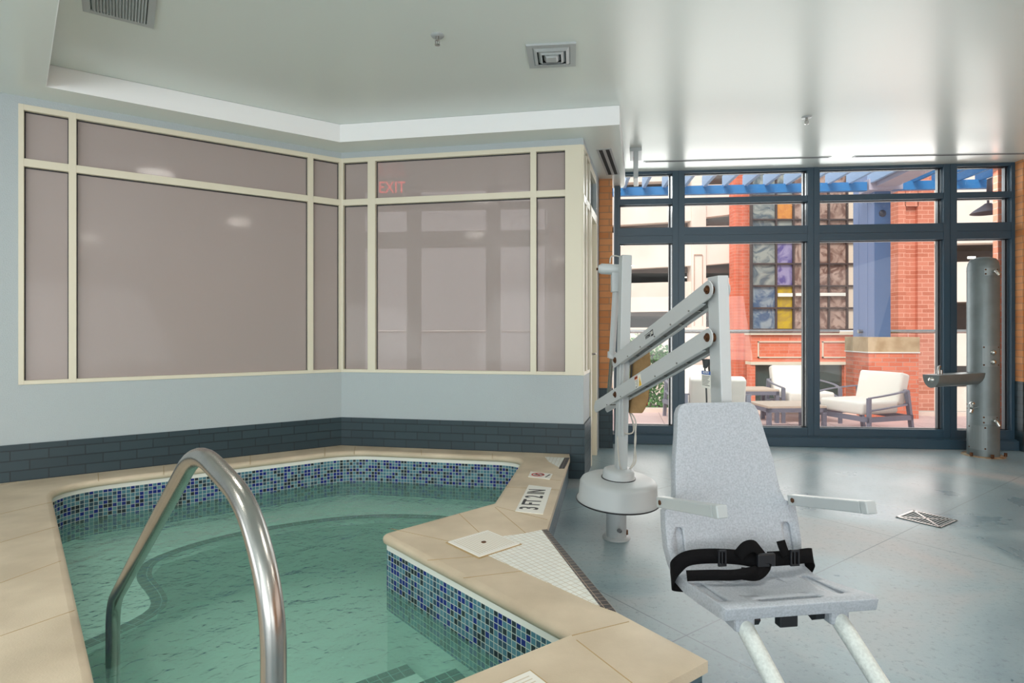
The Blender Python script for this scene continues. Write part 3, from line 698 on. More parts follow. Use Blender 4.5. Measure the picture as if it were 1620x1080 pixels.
# notice label on the head post's arm side
pc = P(1129, 600, 2.33); pn = -V((arm_n.x, arm_n.y, 0)); NM = frameM(pc + pn * .028 - LB + V((-.004, 0, 0)), V((arm_d.x, arm_d.y, 0)), pn)
NM = Matrix(((arm_d.x, 0, pn.x, NM[0][3]), (arm_d.y, 0, pn.y, NM[1][3]), (0, 1, 0, NM[2][3]), (0, 0, 0, 1)))
MB().box((-.036, -.034, 0), (.036, .034, .0006)).build('notice_label', M_plaque, lift, M=NM)
MB().box((-.036, .020, .0006), (.036, .034, .001)).build('blue_header', M_blu, lift, M=NM)
mtext('NOTICE', .014, 'notice_lettering', M_plaque, lift, NM @ Matrix.Translation((0, .027, .0014)))
g = MB()
for i in range(7): g.box((-.03, .012 - i * .006, .0006), (.03 - (i % 3) * .008, .014 - i * .006, .001))
g.build('notice_text_lines', M_ink, lift, M=NM)
# control box in its tan canvas cover, cables
cv = MB(); sec = [(1011, 540, 24, 3.46), (1013, 556, 28, 3.46), (1013, 600, 31, 3.47), (1009, 640, 29, 3.46), (1003, 651, 22, 3.45)]
vs = []
for i, (x, y, wd, Y) in enumerate(sec):
    c = P(x, y, Y); hw = wd / 2 / F * Y
    for a, b in ((-1, -.045), (-.8, -.055), (.8, -.055), (1, -.045), (1, .045), (.8, .05), (-.8, .05), (-1, .045)):
        vs.append(c + V((a * hw, b + .01 * math.sin(i * 2.1 + a * 3), 0)))
n = 8
cv.add(vs, [(i * n + j, i * n + (j + 1) % n, (i + 1) * n + (j + 1) % n, (i + 1) * n + j) for i in range(len(sec) - 1) for j in range(n)] , True)
cv.add(vs[:n], [list(range(n))]); cv.add(vs[-n:], [list(range(n))[::-1]])
cvo = L(cv, 'control_box_cover', M_tan); s_ = cvo.modifiers.new('s', 'SUBSURF'); s_.levels = 1; s_.render_levels = 2
L(MB().tube([P(1019, 636, 3.44), P(1023.5, 636, 3.44)], .02, 14), 'emergency_button', M_red1)
for k, path in enumerate(([(995, 650, 3.42), (1003, 672, 3.4), (1006, 692, 3.4), (1004, 712, 3.4), (1002, 730, 3.4), (993, 745, 3.38), (982, 740, 3.36), (978, 715, 3.35), (977, 690, 3.35)],
                          [(998, 652, 3.42), (1006, 668, 3.4), (1004, 700, 3.4), (1006, 728, 3.4), (997, 741, 3.38), (989, 748, 3.36)],
                          [(996, 652, 3.44), (1001, 668, 3.42), (1002, 682, 3.4), (996, 686, 3.38), (988, 685, 3.36)])):
    L(MB().tube(smooth([P(*p) for p in path], 5), .0042, 8), 'cable', M_cable)
for dx in (0, 5): L(MB().tube(smooth([P(994 + dx, 652, 3.43), P(993 + dx, 610, 3.44), P(996 + dx, 570, 3.44)], 4), .006, 8), 'supply_cable', M_cabled)
L(MB().tube([P(1118, 568, 2.42), P(1118, 572, 2.42), P(1115, 582, 2.42)], .014, 14, rs=[.022, .018, .007]).tube(smooth([P(1115, 581, 2.42), P(1117, 610, 2.42), P(1118, 640, 2.4), P(1118, 700, 2.38)], 4), .0035, 8), 'handset_plug', M_cabled)
# seat shell: side profile swept over the width, in a yawed frame
SO = V((.815, 2.05, .352)); yaw = R(8); sw = V((math.cos(yaw), math.sin(yaw), 0)); sf = V((math.sin(yaw), -math.cos(yaw), 0))
SMt = Matrix(((sw.x, sf.x, 0, SO.x - LB.x), (sw.y, sf.y, 0, SO.y - LB.y), (0, 0, 1, SO.z), (0, 0, 0, 1)))
# rows along the profile: (forward, height, half-width)
prof = [(-.186, .578, .118), (-.185, .574, .138), (-.183, .564, .153), (-.178, .545, .163), (-.155, .47, .175), (-.125, .36, .196), (-.10, .26, .205), (-.085, .225, .215), (-.08, .205, .255), (-.068, .15, .258), (-.05, .085, .258), (-.035, .04, .25), (-.008, .008, .243),
        (.04, .0, .238), (.10, .004, .238), (.18, .014, .245), (.25, .024, .254), (.275, .029, .256), (.295, .024, .252)]
nx = 15
bm = bmesh.new(); grid = []
for i, (f, z, hw) in enumerate(prof):
    row = []
    for j in range(nx):
        a = -1 + 2 * j / (nx - 1); t = 1 - abs(a)
        dip = -.010 * (1 - a * a) if 5 < i < len(prof) - 3 else 0
        x = a * hw; zz = z + (dip if i > 12 else 0); ff = f + (dip if i <= 12 else 0)
        row.append(bm.verts.new((x + max(0, ff) * .10, ff, zz)))
    grid.append(row)
for i in range(len(prof) - 1):
    for j in range(nx - 1): bm.faces.new((grid[i][j], grid[i][j + 1], grid[i + 1][j + 1], grid[i + 1][j]))
me = bpy.data.meshes.new('seat_shell'); bm.normal_update(); bm.to_mesh(me); bm.free(); me.materials.append(M_shell)
me.polygons.foreach_set('use_smooth', [True] * len(me.polygons))
sh = bpy.data.objects.new('seat_shell', me); COL.objects.link(sh); sh.parent = lift; sh.matrix_local = SMt
so = sh.modifiers.new('th', 'SOLIDIFY'); so.thickness = .042; so.offset = -1; so.use_even_offset = False
bv = sh.modifiers.new('bv', 'BEVEL'); bv.width = .011; bv.segments = 3; bv.limit_method = 'ANGLE'; bv.angle_limit = R(50)
def SL_(mb, name, m, bevel=0): return mb.build(name, m, sh, bevel)
# moulded slots (shallow rounded channels drawn as inset troughs)
M_shade = mat('grey_plastic_recess', (176, 180, 184), .6)
def pill(mb, a, b, r, hgt, n=8, up=V((0, 0, 1))):
    a, b = V(a), V(b); d = (b - a).normalized(); s = up.cross(d).normalized(); pts = []
    for k in range(n + 1): t = math.pi * k / n; pts.append(b + (s * -math.cos(t) + d * math.sin(t)) * r)
    for k in range(n + 1): t = math.pi * k / n; pts.append(a + (s * math.cos(t) - d * math.sin(t)) * r)
    mb.prism(pts, up * hgt); return mb
pills = []
cut = MB()
for sgn in (-1, 1): pill(cut, (sgn * .198, .06, -.008), (sgn * .198, .225, .010), .015, .05)
pill(cut, (-.085, .255, .008), (.10, .255, .008), .012, .06)
for x in (-.085, .085):
    for y in (.04, .11, .17): pill(cut, (x - .012, y, y * .1 - .012), (x + .012, y, y * .1 - .012), .011, .05)
for sgn in (-1, 1): pill(cut, (sgn * .208, -.052, .055), (sgn * .208, -.078, .13), .014, .08, up=V((0, 1, .3)).normalized())
co = cut.build('recess_cutter', M_shade)
bpy.context.view_layer.update()
# cut the troughs into the shell with a boolean, then bake and drop the cutter
co.parent = lift; co.matrix_local = SMt
bpy.context.view_layer.update()
bo = sh.modifiers.new('cut', 'BOOLEAN'); bo.object = co; bo.operation = 'DIFFERENCE'; bo.solver = 'EXACT'
bpy.context.view_layer.update()
dg = bpy.context.evaluated_depsgraph_get()
nm = bpy.data.meshes.new_from_object(sh.evaluated_get(dg)); sh.modifiers.clear(); sh.data = nm; nm.name = 'seat_shell'
bpy.data.objects.remove(co)
# armrests
for sgn in (-1, 1):
    a = V((sgn * .268, -.09, .235)); b = V((sgn * .268 + .045, .24, .30))
    if sgn > 0: a = V((.238, -.08, .225)); b = V((.268, .25, .295))
    ar = SL_(MB().bar(a, b, .036, .038), 'armrest', M_white, .004)
    d = (b - a).normalized(); SLb = MB().bar(b + d * .002, b + d * .028, .038, .040); SLb.build('end_cap', M_white, ar, .004)
    MB().tube([a + d * .03 + V((-.022, 0, 0)), a + d * .03 + V((.022, 0, 0))], .009, 6).build('pivot_bolt', M_rust, ar)
# footrest legs, brackets and foot plate
for x in (-.135, .185):
    SL_(MB().tube([V((x, .22, -.045)), V((x + .075, .50, -.325))], .0265, 20), 'footrest_leg', M_tubew)
    SL_(MB().box((x - .032, .16, -.075), (x + .034, .25, -.018)), 'leg_socket', M_shell, .01)
    SL_(MB().tube([(x + .035 * (1 if x < 0 else -1), .2, -.05), (x + .065 * (1 if x < 0 else -1), .2, -.05)], .026, 7), 'clamp_knob', M_bplas, .002)
SL_(MB().box((-.12, .47, -.345), (.30, .60, -.315)), 'foot_plate', M_shell, .01)
SL_(MB().box((-.03, .235, -.06), (.03, .265, -.02)), 'footrest_latch', M_bplas, .003)
# lap belt: flat webbing across the seat and around the left edge
def strap(pts, wd, name, upv=(0, 0, 1), th=.004, m=None, par=None):
    pts = smooth([V(p) for p in pts], 5); vs = []; u = V(upv); k = len(pts)
    for i, p in enumerate(pts):
        t = (pts[min(i + 1, k - 1)] - pts[max(i - 1, 0)]).normalized(); s = (u - t * u.dot(t)).normalized()
        vs += [p - s * wd / 2, p + s * wd / 2]
    mb = MB().add(vs, [(2 * i, 2 * i + 1, 2 * i + 3, 2 * i + 2) for i in range(k - 1)], True)
    o = mb.build(name, m or M_black, par or sh); s = o.modifiers.new('th', 'SOLIDIFY'); s.thickness = th; s.offset = 0
    return o
bu = (0, -.25, 1)
belt = strap([(-.20, -.045, -.05), (-.252, -.02, -.03), (-.268, .015, .01), (-.262, .035, .052), (-.225, .04, .078), (-.15, .045, .084), (-.06, .05, .078), (.0, .055, .068), (.04, .06, .066)], .048, 'lap_belt', bu)
strap([(.06, .055, .066), (.12, .05, .064), (.18, .045, .064), (.235, .035, .062), (.262, .0, .035), (.25, -.03, -.03)], .048, 'lap_belt', bu, par=sh)
strap([(-.24, .065, .03), (-.16, .085, .036), (-.08, .09, .034), (0, .085, .04)], .034, 'belt_tail', bu)
strap([(-.055, .062, .085), (-.03, .07, .115), (.0, .068, .118), (.025, .06, .095), (.045, .066, .055), (.0, .085, .03), (-.05, .08, .033)], .04, 'belt_loop', (.2, -.5, .8))
strap([(.125, .06, .075), (.115, .058, .10), (.110, .05, .125)], .03, 'belt_end', (.9, 0, .3))
def buck(c, sx, sz, nm):
    c = V(c); g = MB()
    g.box((c.x - sx / 2, c.y, c.z - sz / 2), (c.x + sx / 2, c.y + .008, c.z - sz / 2 + .007)).box((c.x - sx / 2, c.y, c.z + sz / 2 - .007), (c.x + sx / 2, c.y + .008, c.z + sz / 2))
    g.box((c.x - sx / 2, c.y, c.z - sz / 2), (c.x - sx / 2 + .006, c.y + .008, c.z + sz / 2)).box((c.x + sx / 2 - .006, c.y, c.z - sz / 2), (c.x + sx / 2, c.y + .008, c.z + sz / 2)).box((c.x - .003, c.y, c.z - sz / 2), (c.x + .003, c.y + .006, c.z + sz / 2))
    return SL_(g, nm, M_bplas, .0015)
buck((-.11, .055, .08), .030, .056, 'strap_slide'); buck((.155, .058, .068), .034, .056, 'strap_slide')
SL_(MB().box((.01, .062, .048), (.075, .078, .092)), 'buckle', M_bplas, .004)

# ---------------------------------------------------------------- drinking fountain column
FC = V((4.585, 5.66, 0))
ft = thing('drinking_fountain', 'tall grey steel pedestal column with half-round drinking arm', 'drinking fountain', FC)
r0 = .128
MB().lathe([(r0, .0), (r0, 1.83), (r0 - .003, 1.84), (r0 - .008, 1.87), (r0 * .8, 1.905), (r0 * .4, 1.925), (0, 1.93)], n=48).lathe([(r0 + .002, 1.795), (r0 + .002, 1.80)], n=48).build('column', M_galv, ft)
MB().lathe([(0, .008), (.17, .008), (.175, 0)], n=48).build('base_flange', M_flange, ft)
for a in (200, 255, 330, 20): MB().lathe([(0, .04), (.014, .04), (.014, .008)], Matrix.Translation((.17 * math.cos(R(a)), .17 * math.sin(R(a)), 0)), 6).build('anchor_bolt', M_rust, ft)
ad = V((-.90, -.43, 0)).normalized(); asd = V((-ad.y, ad.x, 0)); AM = Matrix(((ad.x, asd.x, 0, 0), (ad.y, asd.y, 0, 0), (0, 0, 1, .81), (0, 0, 0, 1)))
hc = [( .07 * math.cos(R(180 + 180 * i / 16)), .115 * math.sin(R(180 + 180 * i / 16))) for i in range(17)]
hc = [(a * 1.0, b) for a, b in hc]
MB().prism([V((.05, a, b)) for a, b in hc], (.80, 0, 0)).build('fountain_arm', M_galv, ft, M=AM)
MB().prism([V((.85, a * 1.03, b * 1.03)) for a, b in hc], (.006, 0, 0)).build('arm_end_plate', M_galp, ft, M=AM)
MB().lathe([(0, .016), (.018, .013), (.026, 0)], AM @ frameM((.856, 0, -.045), (0, 1, 0), (1, 0, 0)), 20).build('push_button', M_chrome, ft)
MB().tube([AM @ V((.74, 0, 0)), AM @ V((.74, 0, .04)), AM @ V((.73, 0, .07)), AM @ V((.715, 0, .072))], .011, 12).tube([AM @ V((.70, 0, 0)), AM @ V((.70, 0, .04))], .012, 12).build('bubbler_spout', M_steel, ft)
def fplate(ang, z0, z1, wd, name, m=M_galp, rr=r0):
    g = MB(); n = 8; da = wd / rr; ins = []
    for i in range(n + 1):
        a = R(ang) - da / 2 + da * i / n
        for r in (rr + .0005, rr + .005):
            for z in (z0, z1): ins.append(V((r * math.cos(a), r * math.sin(a), z)))
    fs = []
    for i in range(n):
        b = i * 4; fs += [(b, b + 1, b + 5, b + 4), (b + 2, b + 6, b + 7, b + 3), (b + 1, b + 3, b + 7, b + 5), (b, b + 4, b + 6, b + 2)]
    fs += [(0, 2, 3, 1), (n * 4, n * 4 + 1, n * 4 + 3, n * 4 + 2)]
    g.add(ins, fs); o = g.build(name, m, ft)
    for aa in (-.42, .42):
        for z in (z0 + .015, z1 - .015):
            a = R(ang) + da * aa; MB().lathe([(0, .004), (.008, 0)], frameM(((rr + .005) * math.cos(a), (rr + .005) * math.sin(a), z), (0, 0, 1), (math.cos(a), math.sin(a), 0)), 10).build('screw', M_rust, o)
    return o
def fknob(ang, z, r, ln, name, m=M_chrome):
    a = R(ang); MB().lathe([(0, ln), (r * .6, ln * .85), (r, ln * .3), (r * .9, 0)], frameM(((r0 + .004) * math.cos(a), (r0 + .004) * math.sin(a), z), (0, 0, 1), (math.cos(a), math.sin(a), 0)), 20).build(name, m, ft)
fplate(262, .87, 1.07, .15, 'button_plate'); fknob(264, 1.005, .026, .03, 'push_button'); fknob(264, .915, .026, .03, 'push_button')
fplate(262, 1.74, 1.81, .12, 'shower_plate'); 
MB().tube(path_round([V((-.011, -.124, 1.775)), V((-.018, -.175, 1.775)), V((-.004, -.195, 1.735))], .02, 5), .014, 12).build('shower_head', M_chrome, ft)
fplate(258, .32, .40, .13, 'tap_plate')
MB().tube(path_round([V((-.010, -.126, .36)), V((-.018, -.18, .36)), V((-.006, -.195, .315))], .03, 5), .016, 12).build('tap_spout', M_chrome, ft)
fplate(208, .07, .30, .16, 'access_plate')
fplate(178, .44, .51, .07, 'hose_plate')
MB().tube([V((-.11, -.06, .475)), V((-.215, -.13, .475))], .013, 12).tube([V((-.19, -.11, .475)), V((-.235, -.15, .43))], .013, 12).tube([V((-.2, -.12, .475)), V((-.225, -.15, .525))], .012, 12).lathe([(0, .02), (.02, .016), (.024, 0)], Matrix.Translation((-.225, -.15, .52)), 12).build('hose_tap', M_chrome, ft)

# ---------------------------------------------------------------- ceiling fittings, drain
dr = thing('floor_drain', 'square metal drain grate with diagonal cross set in the blue floor', 'drain', (2.486, 3.768, 0), math.atan2(.137, .207))
s = .25
MB().box((0, -s, 0), (s, 0, .002)).build('pit', M_slot, dr)
g = MB().box((0, -s, .002), (s, -s + .012, .005)).box((0, -.012, .002), (s, 0, .005)).box((0, -s, .002), (.012, 0, .005)).box((s - .012, -s, .002), (s, 0, .005)).bar((0, -s, .0035), (s, 0, .0035), .012, .003).bar((s, -s, .0035), (0, 0, .0035), .010, .003)
g.build('frame', M_steel, dr); g = MB()
for i in range(1, 14): g.box((.012, -s + i * s / 14, .002), (s - .012, -s + i * s / 14 + .008, .0042))
g.build('grate_bars', M_galp, dr)
def sprinkler(px, py, Z, lab):
    c = P(px, py, F * (Z - H) / (HY - py)); c.z = Z
    t = thing('sprinkler_head', lab, 'sprinkler', c, 0, 'pendent sprinkler heads on the ceiling')
    MB().lathe([(.0, -.006), (.035, -.008), (.04, 0)], n=24).build('escutcheon', M_white, t)
    MB().tube([(0, 0, 0), (0, 0, -.03)], .010, 12).bar((-.012, 0, -.03), (-.010, 0, -.055), .004, .006, (1, 0, 0)).bar((.012, 0, -.03), (.010, 0, -.055), .004, .006, (1, 0, 0)).tube([(0, 0, -.03), (0, 0, -.055)], .003, 8).build('frame', M_steel, t)
    MB().lathe([(0, -.057), (.016, -.057), (.016, -.055), (0, -.055)], n=16).build('deflector', M_steel, t)
sprinkler(692, 56, Z2, 'sprinkler head in the raised ceiling above the spa, left of the square vent')
sprinkler(1276, 185, Z2, 'small sprinkler head in the ceiling near the glazed wall')
def ring(x0, y0, x1, y1, w, z0, z1):
    g = MB(); o = [(x0, y0), (x1, y0), (x1, y1), (x0, y1)]; i = [(x0 + w, y0 + w), (x1 - w, y0 + w), (x1 - w, y1 - w), (x0 + w, y1 - w)]
    vs = [V((a, b, z)) for z in (z0, z1) for l in (o, i) for a, b in l]
    fs = []
    for k in range(4):
        j = (k + 1) % 4
        fs += [(k, 4 + k, 4 + j, j), (8 + k, 8 + j, 12 + j, 12 + k), (k, j, 8 + j, 8 + k), (4 + j, 4 + k, 12 + k, 12 + j)]
    return g.add(vs, fs)
def ceil_pt(px, py, Z): c = P(px, py, F * (Z - H) / (HY - py)); c.z = Z; return c
cs = [ceil_pt(x, y, Z2) for x, y in ((834, 72), (910, 68), (909, 101), (839, 103))]
c = sum(cs, V()) / 4; x = (cs[1] - cs[0]); sz = .30
t = thing('ceiling_diffuser', 'square white stepped air diffuser in the ceiling right of a sprinkler', 'air vent', c, R(-6))
ring(-sz / 2, -sz / 2, sz / 2, sz / 2, .036, -.012, 0).build('frame', M_white, t)
MB().box((-sz / 2 + .03, -sz / 2 + .03, -.003), (sz / 2 - .03, sz / 2 - .03, -.001)).build('throat', M_slot, t)
for k, (a, b, z0, z1) in enumerate(((.113, .088, -.004, -.020), (.082, .058, -.006, -.026), (.050, .030, -.008, -.032))):
    vs = []
    for hw, z in ((a, z0), (b, z1)): vs += [V((-hw, -hw, z)), V((hw, -hw, z)), V((hw, hw, z)), V((-hw, hw, z))]
    fs = [(i, (i + 1) % 4, 4 + (i + 1) % 4, 4 + i) for i in range(4)] + ([(4, 5, 6, 7)] if k == 2 else [])
    o = MB().add(vs, fs).build('cone', M_white, t); q = o.modifiers.new('t', 'SOLIDIFY'); q.thickness = .003
# return grille at the top left: two frames of bars
c1 = ceil_pt(131, 15, Z2); c2 = ceil_pt(243, 43, Z2); d = (c2 - c1); d.z = 0; gl = d.length; wd = .36; MM = frameM((0, 0, 0), d, (0, 0, 1)) @ Matrix.Translation((0, -.36, 0))
t = thing('return_grille', 'rectangular slatted return air grille at the top left of the ceiling', 'air vent', c1)
wd = .36
ring(0, 0, gl, wd, .035, -.01, 0).build('frame', M_white, t, M=MM)
MB().box((.03, .03, -.002), (gl - .03, wd - .03, -.0005)).build('throat', mat('grey_duct_shadow', (96, 104, 104), .7), t, M=MM)
g = MB(); nb = 17
for i in range(nb):
    x = .04 + i * (gl - .085) / nb
    g.prism([V((x, .035, -.001)), V((x + .016, .035, -.013)), V((x + .018, .035, -.012)), V((x + .003, .035, 0))], (0, wd - .07, 0))
g.build('louvres', M_white, t, M=MM)
# exit sign hung near the glazed wall, seen edge on
ex = ceil_pt(1006, 241, Z2)
t = thing('exit_sign', 'exit sign hanging from the ceiling by the glazed wall, seen edge on', 'exit sign', ex, R(-12.3))
MB().box((-.055, -.16, -.035), (.055, .16, 0)).build('canopy', M_white, t, .004)
MB().box((-.022, -.16, -.29), (.022, .16, -.035)).build('housing', M_white, t, .004)
mtext('EXIT', .17, 'lettering', M_redink, t, Matrix(((0, 0, -1, -.0225), (-1, 0, 0, 0), (0, 1, 0, -.16), (0, 0, 0, 1))), bold=.002)
ex2 = ceil_pt(617, 284, Z2)
ex2 = P(620, 297, 6.0)
t = thing('exit_sign', 'exit sign with red letters seen faintly through the mauve window', 'exit sign', (ex2.x, ex2.y, Z2 - .001), 0)
zz = ex2.z - Z2
MB().box((-.16, 0, zz - .11), (.16, .03, zz + .11)).box((-.02, .005, zz + .11), (.02, .025, 0)).build('housing', M_white, t, .004)
mtext('EXIT', .17, 'lettering', emit('lit_red_letters', (235, 40, 50), 5), t, Matrix(((1, 0, 0, 0), (0, 0, -1, -.001), (0, 1, 0, zz), (0, 0, 0, 1))), bold=0, sx=.8)
# recessed round ceiling lamps over the hall
for x, y, lab in ((-1.3, 2.6, 'round recessed ceiling lamp above the spa pool'), (-2.2, .9, 'round recessed ceiling lamp over the near left of the hall'), (1.2, 1.2, 'round recessed ceiling lamp above the lift seat, ahead of the camera'), (3.6, 1.6, 'round recessed ceiling lamp over the right of the hall'),
                  (-1.8, -2.6, 'round recessed ceiling lamp at the rear left'), (1.4, -2.6, 'round recessed ceiling lamp at the rear right')):
    zc = Z1 if (x < -1.5 and y > -3) else Z2
    t = thing('ceiling_lamp', lab, 'ceiling lamp', (x, y, zc), 0, 'round recessed ceiling lamps')
    MB().lathe([(.085, -.002), (.11, -.006), (.115, 0)], n=28).build('trim_ring', M_white, t)
    MB().lathe([(0, -.003), (.085, -.003)], n=28).build('lamp_disc', M_disc, t)
    l = bpy.data.lights.new('lamp', 'AREA'); l.shape = 'DISK'; l.size = .34; l.energy = 18 if x > 0 else 13; l.color = (1, .94, .86); lo = bpy.data.objects.new('lamp', l); COL.objects.link(lo); lo.parent = t; lo.location = (0, 0, -.012)

# ---------------------------------------------------------------- terrace
ZT = -.15
mt = MB().box((-9, 0, -.4), (13, 3.75, ZT)); o = mt.build('floor_terrace', M_pinkt); o.matrix_world = lineM(W0 + V((.02, .21)), dW); struct(o, 'pink tiled terrace outside the glazing')
o = MB().box((-6, .2, ZT), (8, .24, .1)).build('wall_sill', M_frame); o.matrix_world = MW; struct(o)
kb = MB().box((-9, 0, ZT), (13, .2, ZT + .06)); YR = 9.85
o = kb.build('trim_2', M_concw); o.matrix_world = lineM(V((1.5, YR)), dW) ; struct(o, 'pale kerb at the terrace edge')
rail = thing('glass_guard_rail', 'glass guard rail with steel handrail along the terrace edge', 'railing', (1.5, YR, ZT)); rail.matrix_world = lineM(V((1.5, YR)), dW, ZT)
MB().tube([(-4, .1, 1.36), (3.9, .1, 1.36)], .03, 14).build('handrail', M_steel, rail)
MB().tube([(4.2, .1, 1.36), (8, .1, 1.36)], .03, 14).build('handrail', M_steel, rail)
for i in range(8): MB().box((-4 + i * 1.5, .095, .05), (-4 + i * 1.5 + 1.48, .105, 1.34)).build('glass_panel', M_glass, rail)
# brick pier and pergola
Yp = 9.1; pa = P(1374, 600, Yp); pw = .74
pier = thing('brick_pier', 'square red brick pier with limestone cap on the terrace', 'pier', (pa.x, Yp, ZT)); pier.rotation_euler.z = math.atan2(dW.y, dW.x)
capz = 1.2 - 8 / F * Yp - ZT; capb = 1.2 - 32 / F * Yp - ZT
MB().box((0, 0, 0), (pw, pw, capb)).build('shaft', M_red, pier)
MB().box((-.012, -.012, capb), (pw + .012, pw + .012, capz)).build('cap', M_cap, pier, .004)
MB().box((-.016, -.016, capb - .012), (pw + .016, pw + .016, capb + .006)).build('drip_ledge', M_plaque, pier)
pg = thing('pergola', 'blue steel pergola of slanting slats carried on a tall column', 'pergola', (pa.x, Yp, ZT)); pg.rotation_euler.z = math.atan2(dW.y, dW.x)
MB().box((.14, .10, capz), (.38, .78, 3.95)).build('column', M_periwd, pg)
MB().box((.137, .102, capz), (.14, .30, 3.9)).box((.137, .31, capz), (.14, .58, 3.9)).box((.137, .59, capz), (.14, .778, 3.9)).build('column_cladding', M_periw, pg)
MB().lathe([(0, .02), (.045, .015), (.055, 0)], frameM((.26, .10, 3.22), (1, 0, 0), (0, -1, 0)), 24).build('round_light', M_lampd, pg)
MB().box((-.0, -.02, 3.57), (.5, .3, 3.74)).box((.10, -2.7, 3.62), (.42, .3, 3.78)).build('main_beam', mat('pinkish_grey_soffit', (186, 178, 190), .5), pg)
for a, b in ((-4.9, -.02), (.38, 3.4)): MB().box((a, .0, 3.565), (b, .09, 3.70)).build('fascia_beam', M_pergb, pg)
x = -4.75
while x < 3.3:
    if not .05 < x < .45:
        MB().box((x, -2.55, 3.68), (x + .05, .08, 3.86)).build('slat', M_pergl if x < .3 else M_pergb, pg)  # left slats get a paler blue: light on their sides put into colour
    x += .318
# outside brick wall return with barn lamp at the right
eo = MB().box((0, 0, ZT), (.9, .07, 3.4)).build('wall_exterior', M_red); eo.matrix_world = lineM(P(1578.5, 0, 6.12).xy.to_3d().to_2d(), dW); struct(eo, 'red brick pier outside the right end of the glazing')
lc = P(1566, 330, 6.6)
bl = thing('barn_lamp', 'dark gooseneck barn lamp on the outer brick pier', 'lamp', lc)
MB().lathe([(.17, -.05), (.14, -.02), (.06, .035), (.03, .06), (0, .065)], Matrix.Translation((-.02, 0, .0)), 28).build('shade', M_lampd, bl)
MB().tube(path_round([(-.02, 0, .06), (-.02, 0, .3), (.1, .02, .36)], .08, 6), .012, 10).build('arm', M_lampd, bl)
MB().lathe([(.0, .36), (.05, .34), (.055, .18), (.04, .16), (0, .16)], Matrix.Translation((.03, 0, 0)), 20).build('junction_box', M_lampd, bl)
# patio furniture
def cushion(mb, lo, hi, par, name, M=None, bev=.035):
    o = MB().box(lo, hi).build(name, M_cush, par, bev, 4)
    if M: o.matrix_local = M
    for p in o.data.polygons: p.use_smooth = True
    return o
def armchair(lab, loc, rz):
    t = thing('patio_armchair', lab, 'armchair', loc, rz, 'patio lounge armchairs')
    # local: x = width, -y = facing, z up
    hw = .44
    cushion(None, (-.33, -.36, .30), (.33, .26, .46), t, 'seat_cushion')
    BM = Matrix.Translation((0, .24, .42)) @ Matrix.Rotation(R(-14), 4, 'X')
    cushion(None, (-.32, 0, 0), (.32, .15, .42), t, 'back_cushion', BM)
    MB().box((-hw + .02, -.36, .22), (hw - .02, -.32, .28)).box((-hw + .02, .36, .22), (hw - .02, .40, .28)).box((-hw + .02, -.36, .22), (-hw + .06, .4, .28)).box((hw - .06, -.36, .22), (hw - .02, .4, .28)).build('seat_frame', M_chairf, t)
    for sx in (-1, 1):
        MB().bar((sx * (hw - .03), -.34, 0), (sx * (hw - .03), -.34, .52), .05, .03).build('leg', M_chairf, t)
        MB().bar((sx * (hw - .08), .46, 0), (sx * (hw - .08), .36, .60), .05, .04).build('leg', M_chairf, t)
    for z0, z1 in ((.52, .60), (.36, .42)):
        pts = path_round([(-hw + .03, -.34, z0), (-hw - .02, -.05, z0 + .04), (-hw + .06, .40, z1), (hw - .06, .40, z1), (hw + .02, -.05, z0 + .04), (hw - .03, -.34, z0)], [.2, .16, .16, .2], 6)
        g = MB()
        for i in range(len(pts) - 1): g.bar(pts[i], pts[i + 1], .035, .016)
        g.build('arm_rail', M_chairf, t)
    return t
def gp(px, Y): return V(((px - CX) / F * Y, Y, ZT))
armchair('patio armchair seen from behind through the glazing, behind the lift post', gp(1126, 7.35), R(170))
armchair('patio armchair with tall cream back, left of the side table and partly hidden', gp(1103, 8.95), R(4))
armchair('patio armchair facing the glazing beside the brick pier, mullion in front', gp(1268, 8.95), R(-3))
armchair('patio armchair turned left in front of the brick pier', gp(1362, 7.75), R(-72))
def table(lab, cx, Y, sx, sy, h, rz=0):
    t = thing('patio_table', lab, 'table', gp(cx, Y), rz, 'low patio tables')
    MB().box((-sx / 2, -sy / 2, h - .03), (sx / 2, sy / 2, h)).build('table_top', M_ttop, t, .003)
    MB().box((-sx / 2, -sy / 2, h - .085), (sx / 2, -sy / 2 + .02, h - .03)).box((-sx / 2, sy / 2 - .02, h - .085), (sx / 2, sy / 2, h - .03)).box((-sx / 2, -sy / 2, h - .085), (-sx / 2 + .02, sy / 2, h - .03)).box((sx / 2 - .02, -sy / 2, h - .085), (sx / 2, sy / 2, h - .03)).build('apron', M_chairf, t)
    for a in (-1, 1):
        for b in (-1, 1): MB().box((a * (sx / 2 - .025) - .025, b * (sy / 2 - .025) - .025, 0), (a * (sx / 2 - .025) + .025, b * (sy / 2 - .025) + .025, h - .03)).build('leg', M_chairf, t)
table('low beige patio table in front of the facing armchair', 1243, 8.0, .80, .60, .37, R(3))
table('small beige side table between the two facing armchairs', 1192, 8.85, .55, .5, .50, R(2))

